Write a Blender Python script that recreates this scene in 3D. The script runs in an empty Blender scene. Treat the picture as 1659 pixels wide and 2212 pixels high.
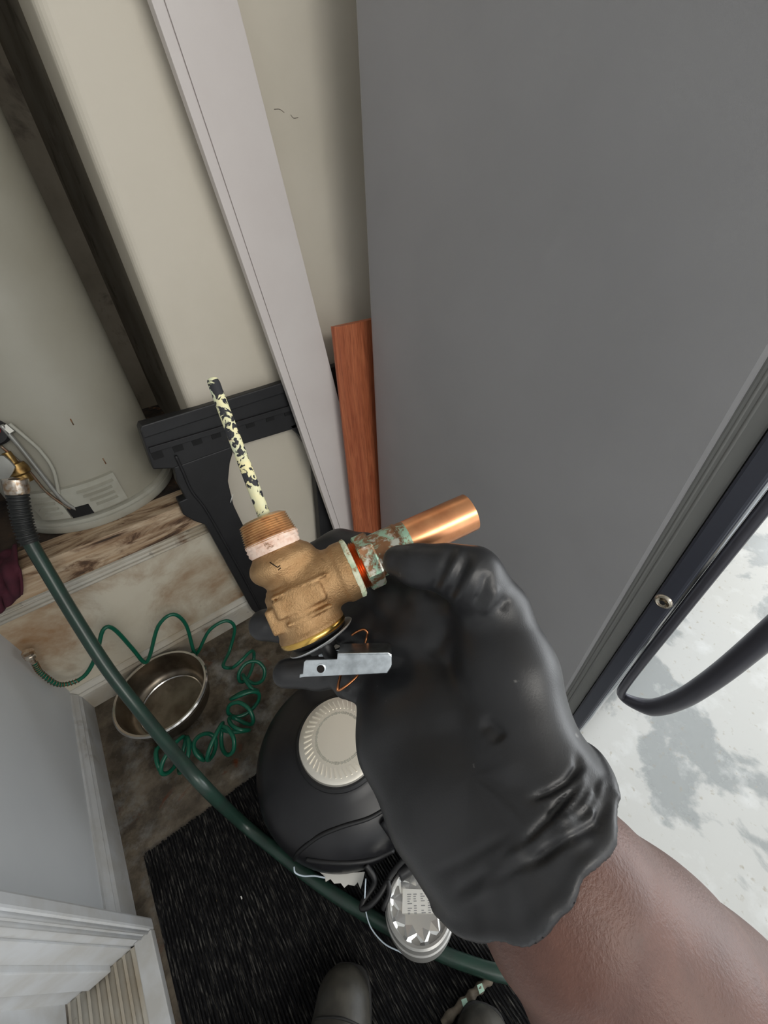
import bpy, bmesh, math, random
import numpy as np
from mathutils import Vector, Matrix
random.seed(4)
scene = bpy.context.scene
col = scene.collection
# ------------------------------------------------------------------ camera
FPX, CX, CY, HC = 830.0, 829.5, 1106.0, 1.15
_n = np.array([868.0 - CX, 2086.0 - CY, FPX]); _n /= np.linalg.norm(_n)      # straight down, seen from the lens
_f = np.array([0, 0, 1.0]) - _n * _n[2]; _f /= np.linalg.norm(_f)
_r = np.cross(_n, _f); _r = _r if _r[0] > 0 else -_r
_a = math.radians(53)
ROT = np.array([_f * math.cos(_a) + _r * math.sin(_a), _f * math.sin(_a) - _r * math.cos(_a), -_n])
EYE = np.array([0, 0, HC])
cam = bpy.data.cameras.new('camera'); cam.sensor_fit = 'HORIZONTAL'; cam.sensor_width = 36
cam.lens = 36 * FPX / 1659; cam.clip_start = 0.01; cam.clip_end = 200
camo = bpy.data.objects.new('camera', cam); col.objects.link(camo)
M = np.eye(4); M[:3, 0] = ROT[:, 0]; M[:3, 1] = -ROT[:, 1]; M[:3, 2] = -ROT[:, 2]; M[:3, 3] = EYE
camo.matrix_world = Matrix(M.tolist()); scene.camera = camo
# ------------------------------------------------------------------ world, daylight, exposure
w = bpy.data.worlds.new('world'); scene.world = w; w.use_nodes = True
bg = w.node_tree.nodes['Background']; bg.inputs[0].default_value = (0.96, 0.98, 1.0, 1); bg.inputs[1].default_value = 1.35
def area(name, loc, target, sx, sy, power, color):
    l = bpy.data.lights.new(name, 'AREA'); l.shape = 'RECTANGLE'; l.size = sx; l.size_y = sy; l.energy = power; l.color = color
    o = bpy.data.objects.new(name, l); col.objects.link(o); o.location = loc
    o.rotation_euler = (Vector(target) - Vector(loc)).to_track_quat('-Z', 'Y').to_euler(); return o
area('garage_door_daylight', (4.6, -2.0, 1.45), (0.2, 0.2, 0.6), 4.0, 2.3, 120, (0.93, 0.97, 1.0))
area('upper_fill', (0.15, -1.7, 2.40), (0.4, 0.5, 1.0), 1.8, 1.0, 42, (1.0, 0.96, 0.90))  # unseen fill light, added to brighten the upper wall, boards and refrigerator side
vs = scene.view_settings; vs.view_transform = 'Standard'; vs.look = 'None'; vs.gamma = 1; vs.exposure = 0.25; vs.use_curve_mapping = False

# ------------------------------------------------------------------ measuring helpers
def ray(px, py):
    d = ROT @ np.array([px - CX, py - CY, FPX]); return d / np.linalg.norm(d)
def hit(px, py, axis, val):                      # where the sight line meets an axis-aligned plane of the room
    d = ray(px, py); return EYE + d * ((val - EYE[axis]) / d[axis])
def hitp(px, py, p0, n):
    d = ray(px, py); n = np.array(n, float); return EYE + d * (n.dot(np.array(p0) - EYE) / n.dot(d))
def cam2w(c): return EYE + np.asarray(c) @ ROT.T
def pd(px, py, dep): return np.array([(px - CX) * dep / FPX, (py - CY) * dep / FPX, dep])
# ------------------------------------------------------------------ materials
def srgb(r, g, b):
    f = lambda c: (c / 255 / 12.92) if c / 255 <= 0.04045 else ((c / 255 + 0.055) / 1.055) ** 2.4
    return (f(r), f(g), f(b), 1)
class NT:
    def __init__(s, name):
        s.m = bpy.data.materials.new(name); s.m.use_nodes = True; s.t = s.m.node_tree
        s.b = s.t.nodes['Principled BSDF']; s.tc = s.t.nodes.new('ShaderNodeTexCoord')
        s.co = s.tc.outputs['Object']
    def link(s, a, b): s.t.links.new(a, b)
    def mapping(s, sc=(1, 1, 1), rot=(0, 0, 0)):
        n = s.t.nodes.new('ShaderNodeMapping'); n.inputs['Scale'].default_value = sc; n.inputs['Rotation'].default_value = rot
        s.link(s.co, n.inputs[0]); return n.outputs[0]
    def noise(s, scale, detail=4, rough=0.55, co=None, dist=0):
        n = s.t.nodes.new('ShaderNodeTexNoise'); n.inputs['Scale'].default_value = scale; n.inputs['Detail'].default_value = detail
        n.inputs['Roughness'].default_value = rough; n.inputs['Distortion'].default_value = dist
        s.link(co or s.co, n.inputs['Vector']); return n.outputs['Fac']
    def voro(s, scale, co=None, feature='F1', rnd=1):
        n = s.t.nodes.new('ShaderNodeTexVoronoi'); n.feature = feature; n.inputs['Scale'].default_value = scale
        n.inputs['Randomness'].default_value = rnd; s.link(co or s.co, n.inputs['Vector']); return n.outputs['Distance']
    def ramp(s, fac, lo, hi):
        n = s.t.nodes.new('ShaderNodeMapRange'); n.inputs[1].default_value = lo; n.inputs[2].default_value = hi
        s.link(fac, n.inputs[0]); return n.outputs[0]
    def math(s, op, a, b):
        n = s.t.nodes.new('ShaderNodeMath'); n.operation = op
        for i, v in enumerate((a, b)):
            if isinstance(v, (int, float)): n.inputs[i].default_value = v
            else: s.link(v, n.inputs[i])
        return n.outputs[0]
    def sep(s, co=None):
        n = s.t.nodes.new('ShaderNodeSeparateXYZ'); s.link(co or s.co, n.inputs[0]); return n.outputs
    def mix(s, fac, a, b):
        n = s.t.nodes.new('ShaderNodeMix'); n.data_type = 'RGBA'
        s.link(fac, n.inputs[0]) if not isinstance(fac, (int, float)) else setattr(n.inputs[0], 'default_value', fac)
        for v, i in ((a, 6), (b, 7)):
            if isinstance(v, tuple): n.inputs[i].default_value = v
            else: s.link(v, n.inputs[i])
        return n.outputs[2]
    def color(s, c):
        if isinstance(c, tuple): s.b.inputs['Base Color'].default_value = c
        else: s.link(c, s.b.inputs['Base Color'])
    def bump(s, h, strength=0.3, dist=0.001):
        n = s.t.nodes.new('ShaderNodeBump'); n.inputs['Strength'].default_value = strength; n.inputs['Distance'].default_value = dist
        s.link(h, n.inputs['Height']); s.link(n.outputs[0], s.b.inputs['Normal'])
    def fin(s, rough=0.5, metal=0.0, spec=None):
        if isinstance(rough, (int, float)): s.b.inputs['Roughness'].default_value = rough
        else: s.link(rough, s.b.inputs['Roughness'])
        s.b.inputs['Metallic'].default_value = metal
        if spec is not None: s.b.inputs['Specular IOR Level'].default_value = spec
        return s.m
def plain(name, c, rough=0.5, metal=0.0, var=None, scale=20, lo=0.4, hi=0.65, bump=0, bscale=200, bdist=0.0005, spec=None, stains=()):
    n = NT(name); base = srgb(*c)
    if var: base = n.mix(n.ramp(n.noise(scale, 5), lo, hi), base, srgb(*var))
    for (sc, ssc, slo, shi) in stains: base = n.mix(n.ramp(n.noise(ssc, 6, 0.65, dist=0.4), slo, shi), base, srgb(*sc))
    n.color(base)
    if bump: n.bump(n.noise(bscale, 3), bump, bdist)
    return n.fin(rough, metal, spec)
MAT = {}
MAT['beige_wall'] = plain('beige_wall_paint', (214, 206, 191), 0.6, var=(206, 198, 182), scale=3, bump=0.15, bscale=350)
MAT['white_wall'] = plain('white_wall_paint', (205, 208, 210), 0.6, var=(198, 201, 204), scale=2.5, bump=0.12, bscale=300)
MAT['white_trim'] = plain('white_trim_paint', (198, 200, 202), 0.45, var=(184, 183, 180), scale=14, stains=[((120, 108, 92), 9, 0.62, 0.8)])
MAT['dirty_trim'] = plain('stained_white_trim', (200, 196, 186), 0.55, var=(176, 164, 144), scale=7, stains=[((112, 78, 46), 9, 0.6, 0.75), ((54, 42, 32), 16, 0.66, 0.78)])
MAT['platform_wall'] = plain('water_stained_plaster', (208, 200, 182), 0.6, var=(190, 178, 156), scale=4, bump=0.3, bscale=60, bdist=0.002, stains=[((140, 98, 54), 4.5, 0.46, 0.70), ((70, 62, 50), 22, 0.68, 0.78)])
MAT['ceiling'] = plain('ceiling_paint', (210, 208, 203), 0.8)
MAT['white_board'] = plain('primed_board', (216, 209, 206), 0.55, var=(211, 203, 200), scale=5, bump=0.1, bscale=400)
MAT['fridge_side'] = plain('grey_textured_steel', (156, 155, 156), 0.42, var=(150, 149, 150), scale=3, bump=0.25, bscale=900, bdist=0.0004, stains=[((165, 165, 165), 30, 0.80, 0.84)])
MAT['fridge_gasket'] = plain('grey_gasket', (122, 122, 119), 0.5)
MAT['fridge_door_edge'] = plain('dark_blue_grey_door_edge', (56, 58, 68), 0.35, bump=0.1, bscale=900)
MAT['handle'] = plain('satin_dark_grey_handle', (70, 69, 76), 0.32, metal=0.3)
MAT['stainless'] = plain('brushed_stainless', (222, 224, 228), 0.12, metal=1.0)
MAT['chrome'] = plain('worn_chrome', (214, 208, 196), 0.2, metal=1.0, var=(150, 138, 120), scale=90)
MAT['black_plastic'] = plain('dusty_black_plastic', (24, 24, 26), 0.5, var=(34, 34, 36), scale=9, bump=0.2, bscale=250, stains=[((150, 150, 148), 26, 0.74, 0.8)])
MAT['dark_slot'] = plain('black_recess', (14, 14, 15), 0.8)
MAT['canister_black'] = plain('satin_black_enamel', (26, 26, 29), 0.38, var=(36, 36, 39), scale=6, bump=0.08, bscale=700)
MAT['rubber'] = plain('black_rubber', (20, 20, 22), 0.5)
MAT['cap_silver'] = plain('pressed_silver_cap', (250, 244, 232), 0.33, metal=0.75)
MAT['tin'] = plain('shiny_tin', (240, 240, 238), 0.24, metal=0.85)
MAT['tin_rim'] = plain('frosted_ribbed_rim', (176, 175, 172), 0.35, metal=0.5)
MAT['white_paper'] = plain('torn_white_paper', (226, 224, 218), 0.8)
MAT['string'] = plain('pale_blue_string', (206, 220, 232), 0.7)
MAT['hose'] = plain('dark_green_hose', (38, 62, 53), 0.3, var=(40, 56, 50), scale=30, bump=0.1, bscale=600)
MAT['coil'] = plain('green_coil_hose', (16, 92, 70), 0.3)
MAT['hose_black'] = plain('black_strain_relief', (32, 34, 34), 0.5)
MAT['pan'] = plain('worn_steel_pan', (150, 142, 130), 0.33, metal=1.0, var=(112, 102, 90), scale=14, bump=0.05)
MAT['pan_rim'] = plain('polished_pan_rim', (206, 203, 198), 0.18, metal=1.0)
MAT['tank'] = plain('grey_beige_tank_enamel', (158, 155, 143), 0.42, var=(150, 146, 132), scale=4, stains=[((120, 96, 58), 24, 0.76, 0.82)])
MAT['tank_trim'] = plain('pale_tank_trim', (170, 169, 158), 0.45, var=(154, 151, 138), scale=12)
MAT['rust_tube'] = plain('rusty_steel_tube', (132, 122, 106), 0.4, metal=0.6, var=(140, 84, 44), scale=35)
MAT['grey_tube'] = plain('grey_flexible_tube', (165, 165, 160), 0.35, metal=0.6)
MAT['brass_valve'] = plain('tarnished_brass', (176, 146, 92), 0.35, metal=0.9, var=(120, 92, 54), scale=60)
MAT['red'] = plain('red_knob_plastic', (176, 34, 34), 0.35)
MAT['rag'] = plain('maroon_cloth', (74, 26, 40), 0.9, var=(58, 18, 32), scale=30, bump=0.6, bscale=900)
MAT['fitting'] = plain('nickel_fitting', (224, 216, 204), 0.25, metal=0.9, var=(176, 146, 116), scale=120)
MAT['stick'] = plain('weathered_stick', (120, 110, 96), 0.8, var=(80, 72, 62), scale=60, bump=0.5, bscale=300)
MAT['green_flake'] = plain('pale_green_paint_flake', (172, 206, 188), 0.7)
MAT['boot'] = plain('worn_dark_leather', (44, 42, 37), 0.55, var=(66, 63, 56), scale=26, bump=0.35, bscale=160, bdist=0.001)
MAT['sole'] = plain('boot_sole_rubber', (26, 25, 24), 0.7)
MAT['zinc'] = plain('zinc_plated_steel', (214, 220, 224), 0.3, metal=1.0, var=(178, 184, 188), scale=160)
MAT['washer'] = plain('plated_washer', (212, 214, 216), 0.35, metal=0.7)
MAT['copper_wire'] = plain('copper_wire', (176, 116, 78), 0.32, metal=1.0)
MAT['sealant'] = plain('pale_pink_thread_sealant', (236, 212, 196), 0.7, var=(222, 186, 166), scale=300, bump=0.8, bscale=500, stains=[((150, 112, 84), 150, 0.60, 0.66)])
MAT['sealant_green'] = plain('pale_green_thread_sealant', (222, 222, 196), 0.7, var=(180, 200, 168), scale=300, bump=0.5, bscale=500, stains=[((150, 116, 78), 120, 0.56, 0.62)])
MAT['screw_dark'] = plain('dark_pin', (40, 36, 34), 0.4, metal=0.8)
MAT['ink'] = plain('grey_print', (150, 150, 150), 0.7)
def _brass(name, c, var, rough, cast):
    n = NT(name)
    base = n.mix(n.ramp(n.noise(140, 5), 0.35, 0.7), srgb(*c), srgb(*var))
    base = n.mix(n.ramp(n.noise(55, 6, 0.7), 0.6, 0.78), base, srgb(96, 70, 44))
    base = n.mix(n.ramp(n.noise(48, 5, 0.7, dist=1), 0.66, 0.74), base, srgb(120, 112, 88))
    n.color(base)
    if cast: n.bump(n.noise(1100, 4, 0.65), 0.8, 0.0006)
    return n.fin(rough, 0.82 if cast else 0.6)
MAT['bronze'] = _brass('cast_bronze', (190, 154, 112), (166, 130, 90), 0.42, True)
MAT['bronze_thread'] = _brass('machined_bronze_thread', (222, 188, 144), (190, 148, 108), 0.3, False)
MAT['brass_ring'] = plain('bright_brass_ring', (220, 178, 96), 0.22, metal=1.0)
def _copper():
    n = NT('copper_with_patina')
    base = n.mix(n.ramp(n.noise(60, 4), 0.4, 0.7), srgb(236, 168, 122), srgb(210, 138, 96))
    n.color(base); return n.fin(0.28, 1.0)
MAT['copper'] = _copper()
def _patina():
    n = NT('verdigris_copper')
    base = n.mix(n.ramp(n.noise(70, 4), 0.4, 0.65), srgb(150, 108, 76), srgb(118, 82, 56))
    base = n.mix(n.ramp(n.noise(130, 5, 0.7, dist=0.6), 0.46, 0.55), base, srgb(166, 200, 176))
    base = n.mix(n.ramp(n.noise(150, 4), 0.54, 0.62), base, srgb(200, 200, 188))
    n.color(base); n.bump(n.noise(130, 5, 0.7, dist=0.6), 0.4, 0.0005); return n.fin(0.45, 0.6)
MAT['patina'] = _patina()
def _probe():
    n = NT('flaking_probe_coating')
    d = n.t.nodes.new('ShaderNodeVectorMath'); d.operation = 'DOT_PRODUCT'; n.link(n.co, d.inputs[0]); d.inputs[1].default_value = PROBE_AXIS
    low = n.ramp(d.outputs['Value'], -0.066, -0.043)                       # more of the cream coat is left near the threads
    n1 = n.noise(150, 3, 0.5, dist=0.5); vein = n.math('ABSOLUTE', n.math('SUBTRACT', n1, 0.5), 0.0)
    cream = n.math('MAXIMUM', n.ramp(vein, 0.05, 0.042), n.ramp(n.math('ADD', n.noise(90, 4, 0.6, dist=0.8), n.math('MULTIPLY', low, 0.16)), 0.55, 0.565))
    dots = n.ramp(n.voro(170), 0.30, 0.26)
    cream = n.math('MULTIPLY', cream, n.math('SUBTRACT', 1.0, n.math('MULTIPLY', dots, n.ramp(n.noise(60, 2), 0.5, 0.52))))
    base = n.mix(n.ramp(n.noise(60), 0.4, 0.7), srgb(232, 222, 172), srgb(200, 210, 186))
    base = n.mix(n.ramp(n.noise(110, 3), 0.66, 0.74), base, srgb(176, 92, 58))
    n.color(n.mix(cream, srgb(38, 38, 43), base)); n.bump(cream, 0.6, 0.0006); return n.fin(0.5)
_t = np.array([0.403, 0.915, 0.0]); PROBE_AXIS = tuple(float(v) for v in ROT @ (_t / np.linalg.norm(_t)))
MAT['probe'] = _probe()
def _wood():
    n = NT('reddish_cedar')
    g = n.noise(6, 5, 0.6, n.mapping((16, 16, 0.7)), 0.8); f = n.noise(60, 3, 0.5, n.mapping((8, 8, 0.25)))
    base = n.mix(n.ramp(g, 0.35, 0.65), srgb(196, 116, 78), srgb(160, 84, 54))
    base = n.mix(n.ramp(f, 0.5, 0.75), base, srgb(138, 72, 46))
    n.color(base); n.bump(f, 0.15, 0.0006); return n.fin(0.45)
MAT['cedar'] = _wood()
def _ply():
    n = NT('water_stained_bare_wood')
    g = n.noise(5, 5, 0.6, n.mapping((1.2, 14, 14)), 1.2)
    base = n.mix(n.ramp(g, 0.35, 0.65), srgb(196, 176, 150), srgb(168, 140, 110))
    st = n.noise(3.2, 6, 0.7, n.mapping((1.6, 6, 6)), 1.0)
    base = n.mix(n.ramp(st, 0.45, 0.58), base, srgb(112, 82, 58)); base = n.mix(n.ramp(st, 0.54, 0.64), base, srgb(46, 36, 28))
    n.color(base); n.bump(g, 0.2, 0.001); return n.fin(0.7)
MAT['ply'] = _ply()
def _floor():
    n = NT('worn_glossy_concrete')
    a = n.noise(2.5, 8, 0.58, dist=0.3); b = n.noise(9, 6, 0.6); c = n.noise(55, 4)
    base = n.mix(n.ramp(a, 0.495, 0.525), srgb(158, 162, 163), srgb(196, 197, 195))
    base = n.mix(n.ramp(b, 0.55, 0.75), base, srgb(214, 216, 216))
    base = n.mix(n.ramp(c, 0.62, 0.78), base, srgb(160, 152, 136))
    x, y, z = n.sep(n.tc.outputs['Object'])
    dirt = n.math('MULTIPLY', n.ramp(n.math('ADD', n.math('MULTIPLY', x, -1.0), n.math('MULTIPLY', y, 0.75)), 0.02, 0.28), n.ramp(n.noise(7, 6, 0.7), 0.1, 0.5))
    base = n.mix(dirt, base, n.mix(n.ramp(n.noise(13, 6, 0.7), 0.4, 0.62), srgb(66, 58, 48), srgb(112, 102, 88)))
    base = n.mix(n.math('MULTIPLY', dirt, n.ramp(n.noise(11, 5, 0.6, dist=1), 0.6, 0.7)), base, srgb(96, 50, 28))
    n.color(base); n.bump(a, 0.12, 0.002)
    return n.fin(n.math('ADD', n.math('MULTIPLY', n.ramp(a, 0.45, 0.55), 0.18), 0.22))
MAT['floor'] = _floor()
def _mat():
    n = NT('dark_ribbed_carpet')
    f = n.noise(230, 4, 0.65, n.mapping((1, 0.16, 1))); g = n.noise(90, 4)
    base = n.mix(n.ramp(f, 0.52, 0.7), srgb(27, 27, 29), srgb(92, 90, 86))
    base = n.mix(n.ramp(n.noise(18, 5), 0.5, 0.75), base, srgb(24, 24, 26))
    base = n.mix(n.ramp(g, 0.74, 0.8), base, srgb(110, 96, 72))
    n.color(base); n.bump(f, 0.8, 0.003); return n.fin(0.95, spec=0.1)
MAT['mat'] = _mat()
def _glove():
    n = NT('black_nitrile_glove')
    base = n.mix(n.ramp(n.noise(45, 5), 0.45, 0.75), srgb(34, 34, 36), srgb(42, 42, 44))
    base = n.mix(n.ramp(n.noise(160, 4), 0.72, 0.8), base, srgb(104, 102, 100))
    n.color(base); n.bump(n.noise(1400, 2), 0.18, 0.0003); return n.fin(0.41)
MAT['glove'] = _glove()
def _skin():
    n = NT('brown_forearm_skin')
    base = n.mix(n.ramp(n.noise(60, 4), 0.35, 0.7), srgb(104, 69, 57), srgb(88, 57, 47))
    h = n.noise(900, 3, 0.6, n.mapping((1, 1, 0.35)))
    n.color(base); n.bump(h, 0.5, 0.0005); n.b.inputs['Subsurface Weight'].default_value = 0.08
    n.b.inputs['Subsurface Scale'].default_value = 0.004
    n.b.inputs['Subsurface Radius'].default_value = (1, 0.4, 0.25); return n.fin(0.46)
MAT['skin'] = _skin()
# ------------------------------------------------------------------ mesh helpers
def link(o, parent=None):
    col.objects.link(o)
    if parent is not None: o.parent = parent
    return o
def tag(o, label=None, cat=None, group=None, kind=None):
    if label: o['label'] = label
    if cat: o['category'] = cat
    if group: o['group'] = group
    if kind: o['kind'] = kind
    return o
def empty(name, loc, label, cat, group=None):
    o = bpy.data.objects.new(name, None); o.empty_display_size = 0.05; col.objects.link(o); o.location = loc
    return tag(o, label, cat, group)
def place(o, parent):                       # mesh made in room coordinates -> origin at its thing's base
    off = Vector((0, 0, 0)); p = parent
    while p is not None: off += p.location; p = p.parent
    if parent is not None: o.data.transform(Matrix.Translation(-off))
    else:
        bb = [Vector(c) for c in o.bound_box]; c = sum(bb, Vector()) / 8; c.z = min(v.z for v in bb)
        o.data.transform(Matrix.Translation(-c)); o.location = c
    return o
def make(name, verts, faces, mat, parent=None, smooth=False, kind=None):
    me = bpy.data.meshes.new(name)
    me.from_pydata([tuple(float(c) for c in v) for v in verts], [], [tuple(int(i) for i in f) for f in faces]); me.update()
    bm = bmesh.new(); bm.from_mesh(me); bmesh.ops.recalc_face_normals(bm, faces=bm.faces); bm.to_mesh(me); bm.free()
    return finish(name, me, mat, parent, smooth, kind)
def finish(name, me, mat, parent, smooth=False, kind=None):
    me.materials.append(MAT[mat] if isinstance(mat, str) else mat)
    if smooth: me.polygons.foreach_set('use_smooth', [True] * len(me.polygons))
    if smooth == 'auto':
        try: me.set_sharp_from_angle(angle=math.radians(38))
        except Exception: pass
    o = link(bpy.data.objects.new(name, me), parent); place(o, parent)
    if kind: o['kind'] = kind
    return o
def frombm(name, bm, mat, parent=None, smooth=False, kind=None):
    bmesh.ops.recalc_face_normals(bm, faces=bm.faces)
    me = bpy.data.meshes.new(name); bm.to_mesh(me); bm.free(); return finish(name, me, mat, parent, smooth, kind)
def bm_box(bm, lo, hi, mtx=None):
    g = bmesh.ops.create_cube(bm, size=1)['verts']
    lo, hi = Vector(lo), Vector(hi)
    for v in g: v.co = Vector([(lo[i] + hi[i]) / 2 + v.co[i] * (hi[i] - lo[i]) for i in range(3)])
    if mtx is not None:
        for v in g: v.co = mtx @ v.co
    return g
def box(name, lo, hi, mat, parent=None, bev=0.0, kind=None, mtx=None):
    bm = bmesh.new(); bm_box(bm, lo, hi, mtx)
    if bev: bmesh.ops.bevel(bm, geom=list(bm.edges), offset=bev, segments=2, affect='EDGES', profile=0.6)
    return frombm(name, bm, mat, parent, False, kind)
def frame_from(axis, hint=(0.3, 0.2, 0.9)):
    a = np.array(axis, float); a /= np.linalg.norm(a); u = np.cross(hint, a)
    if np.linalg.norm(u) < 1e-3: u = np.cross((1, 0, 0.1), a)
    u /= np.linalg.norm(u); return u, np.cross(a, u), a
def lathe(name, prof, mat, parent=None, origin=(0, 0, 0), axis=(0, 0, 1), n=48, smooth='auto', kind=None, wob=None):
    u, v, a = frame_from(axis); o = np.array(origin, float); V = []; F = []
    for (r, h) in prof:
        for k in range(n):
            t = 2 * math.pi * k / n; rr = r * (wob(t, h) if wob else 1)
            V.append(o + a * h + (u * math.cos(t) + v * math.sin(t)) * rr)
    for i in range(len(prof) - 1):
        for k in range(n): F.append((i * n + k, i * n + (k + 1) % n, (i + 1) * n + (k + 1) % n, (i + 1) * n + k))
    me = bpy.data.meshes.new(name); me.from_pydata([tuple(p) for p in V], [], F)
    bm = bmesh.new(); bm.from_mesh(me); bmesh.ops.remove_doubles(bm, verts=bm.verts, dist=1e-6)
    bpy.data.meshes.remove(me); return frombm(name, bm, mat, parent, smooth, kind)
def spline(pts, per=8):
    P = [np.array(p, float) for p in pts]; P = [2 * P[0] - P[1]] + P + [2 * P[-1] - P[-2]]; out = []
    for i in range(1, len(P) - 2):
        for k in range(per):
            t = k / per
            out.append(0.5 * (2 * P[i] + (P[i + 1] - P[i - 1]) * t + (2 * P[i - 1] - 5 * P[i] + 4 * P[i + 1] - P[i + 2]) * t * t + (3 * P[i] - P[i - 1] - 3 * P[i + 1] + P[i + 2]) * t ** 3))
    return out + [P[-2]]
def tube(name, pts, rad, mat, parent=None, n=12, per=8, smooth=True, flat=None, kind=None):
    path = spline(pts, per) if per else [np.array(p, float) for p in pts]; V = []; F = []; m = len(path)
    u = None
    for i, p in enumerate(path):
        a = path[min(i + 1, m - 1)] - path[max(i - 1, 0)]; a = a / (np.linalg.norm(a) + 1e-12)
        if u is None: u, v, _ = frame_from(a)
        else: u = u - a * u.dot(a); u /= np.linalg.norm(u); v = np.cross(a, u)
        r = rad(i / (m - 1)) if callable(rad) else rad
        for k in range(n):
            t = 2 * math.pi * k / n; V.append(p + u * math.cos(t) * r + v * math.sin(t) * r * (flat or 1))
    for i in range(m - 1):
        for k in range(n): F.append((i * n + k, i * n + (k + 1) % n, (i + 1) * n + (k + 1) % n, (i + 1) * n + k))
    F.append(tuple(range(n))); F.append(tuple(range((m - 1) * n, m * n)))
    return make(name, V, F, mat, parent, smooth, kind)
def prism(name, outline, vec, mat, parent=None, bev=0.0, kind=None):     # 3-D outline pushed along vec
    bm = bmesh.new(); vs_ = [bm.verts.new(tuple(p)) for p in outline]; f = bm.faces.new(vs_)
    g = bmesh.ops.extrude_face_region(bm, geom=[f])['geom']
    bmesh.ops.translate(bm, vec=Vector(vec), verts=[e for e in g if isinstance(e, bmesh.types.BMVert)])
    if bev: bmesh.ops.bevel(bm, geom=list(bm.edges), offset=bev, segments=2, affect='EDGES', profile=0.6)
    return frombm(name, bm, mat, parent, False, kind)
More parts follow.
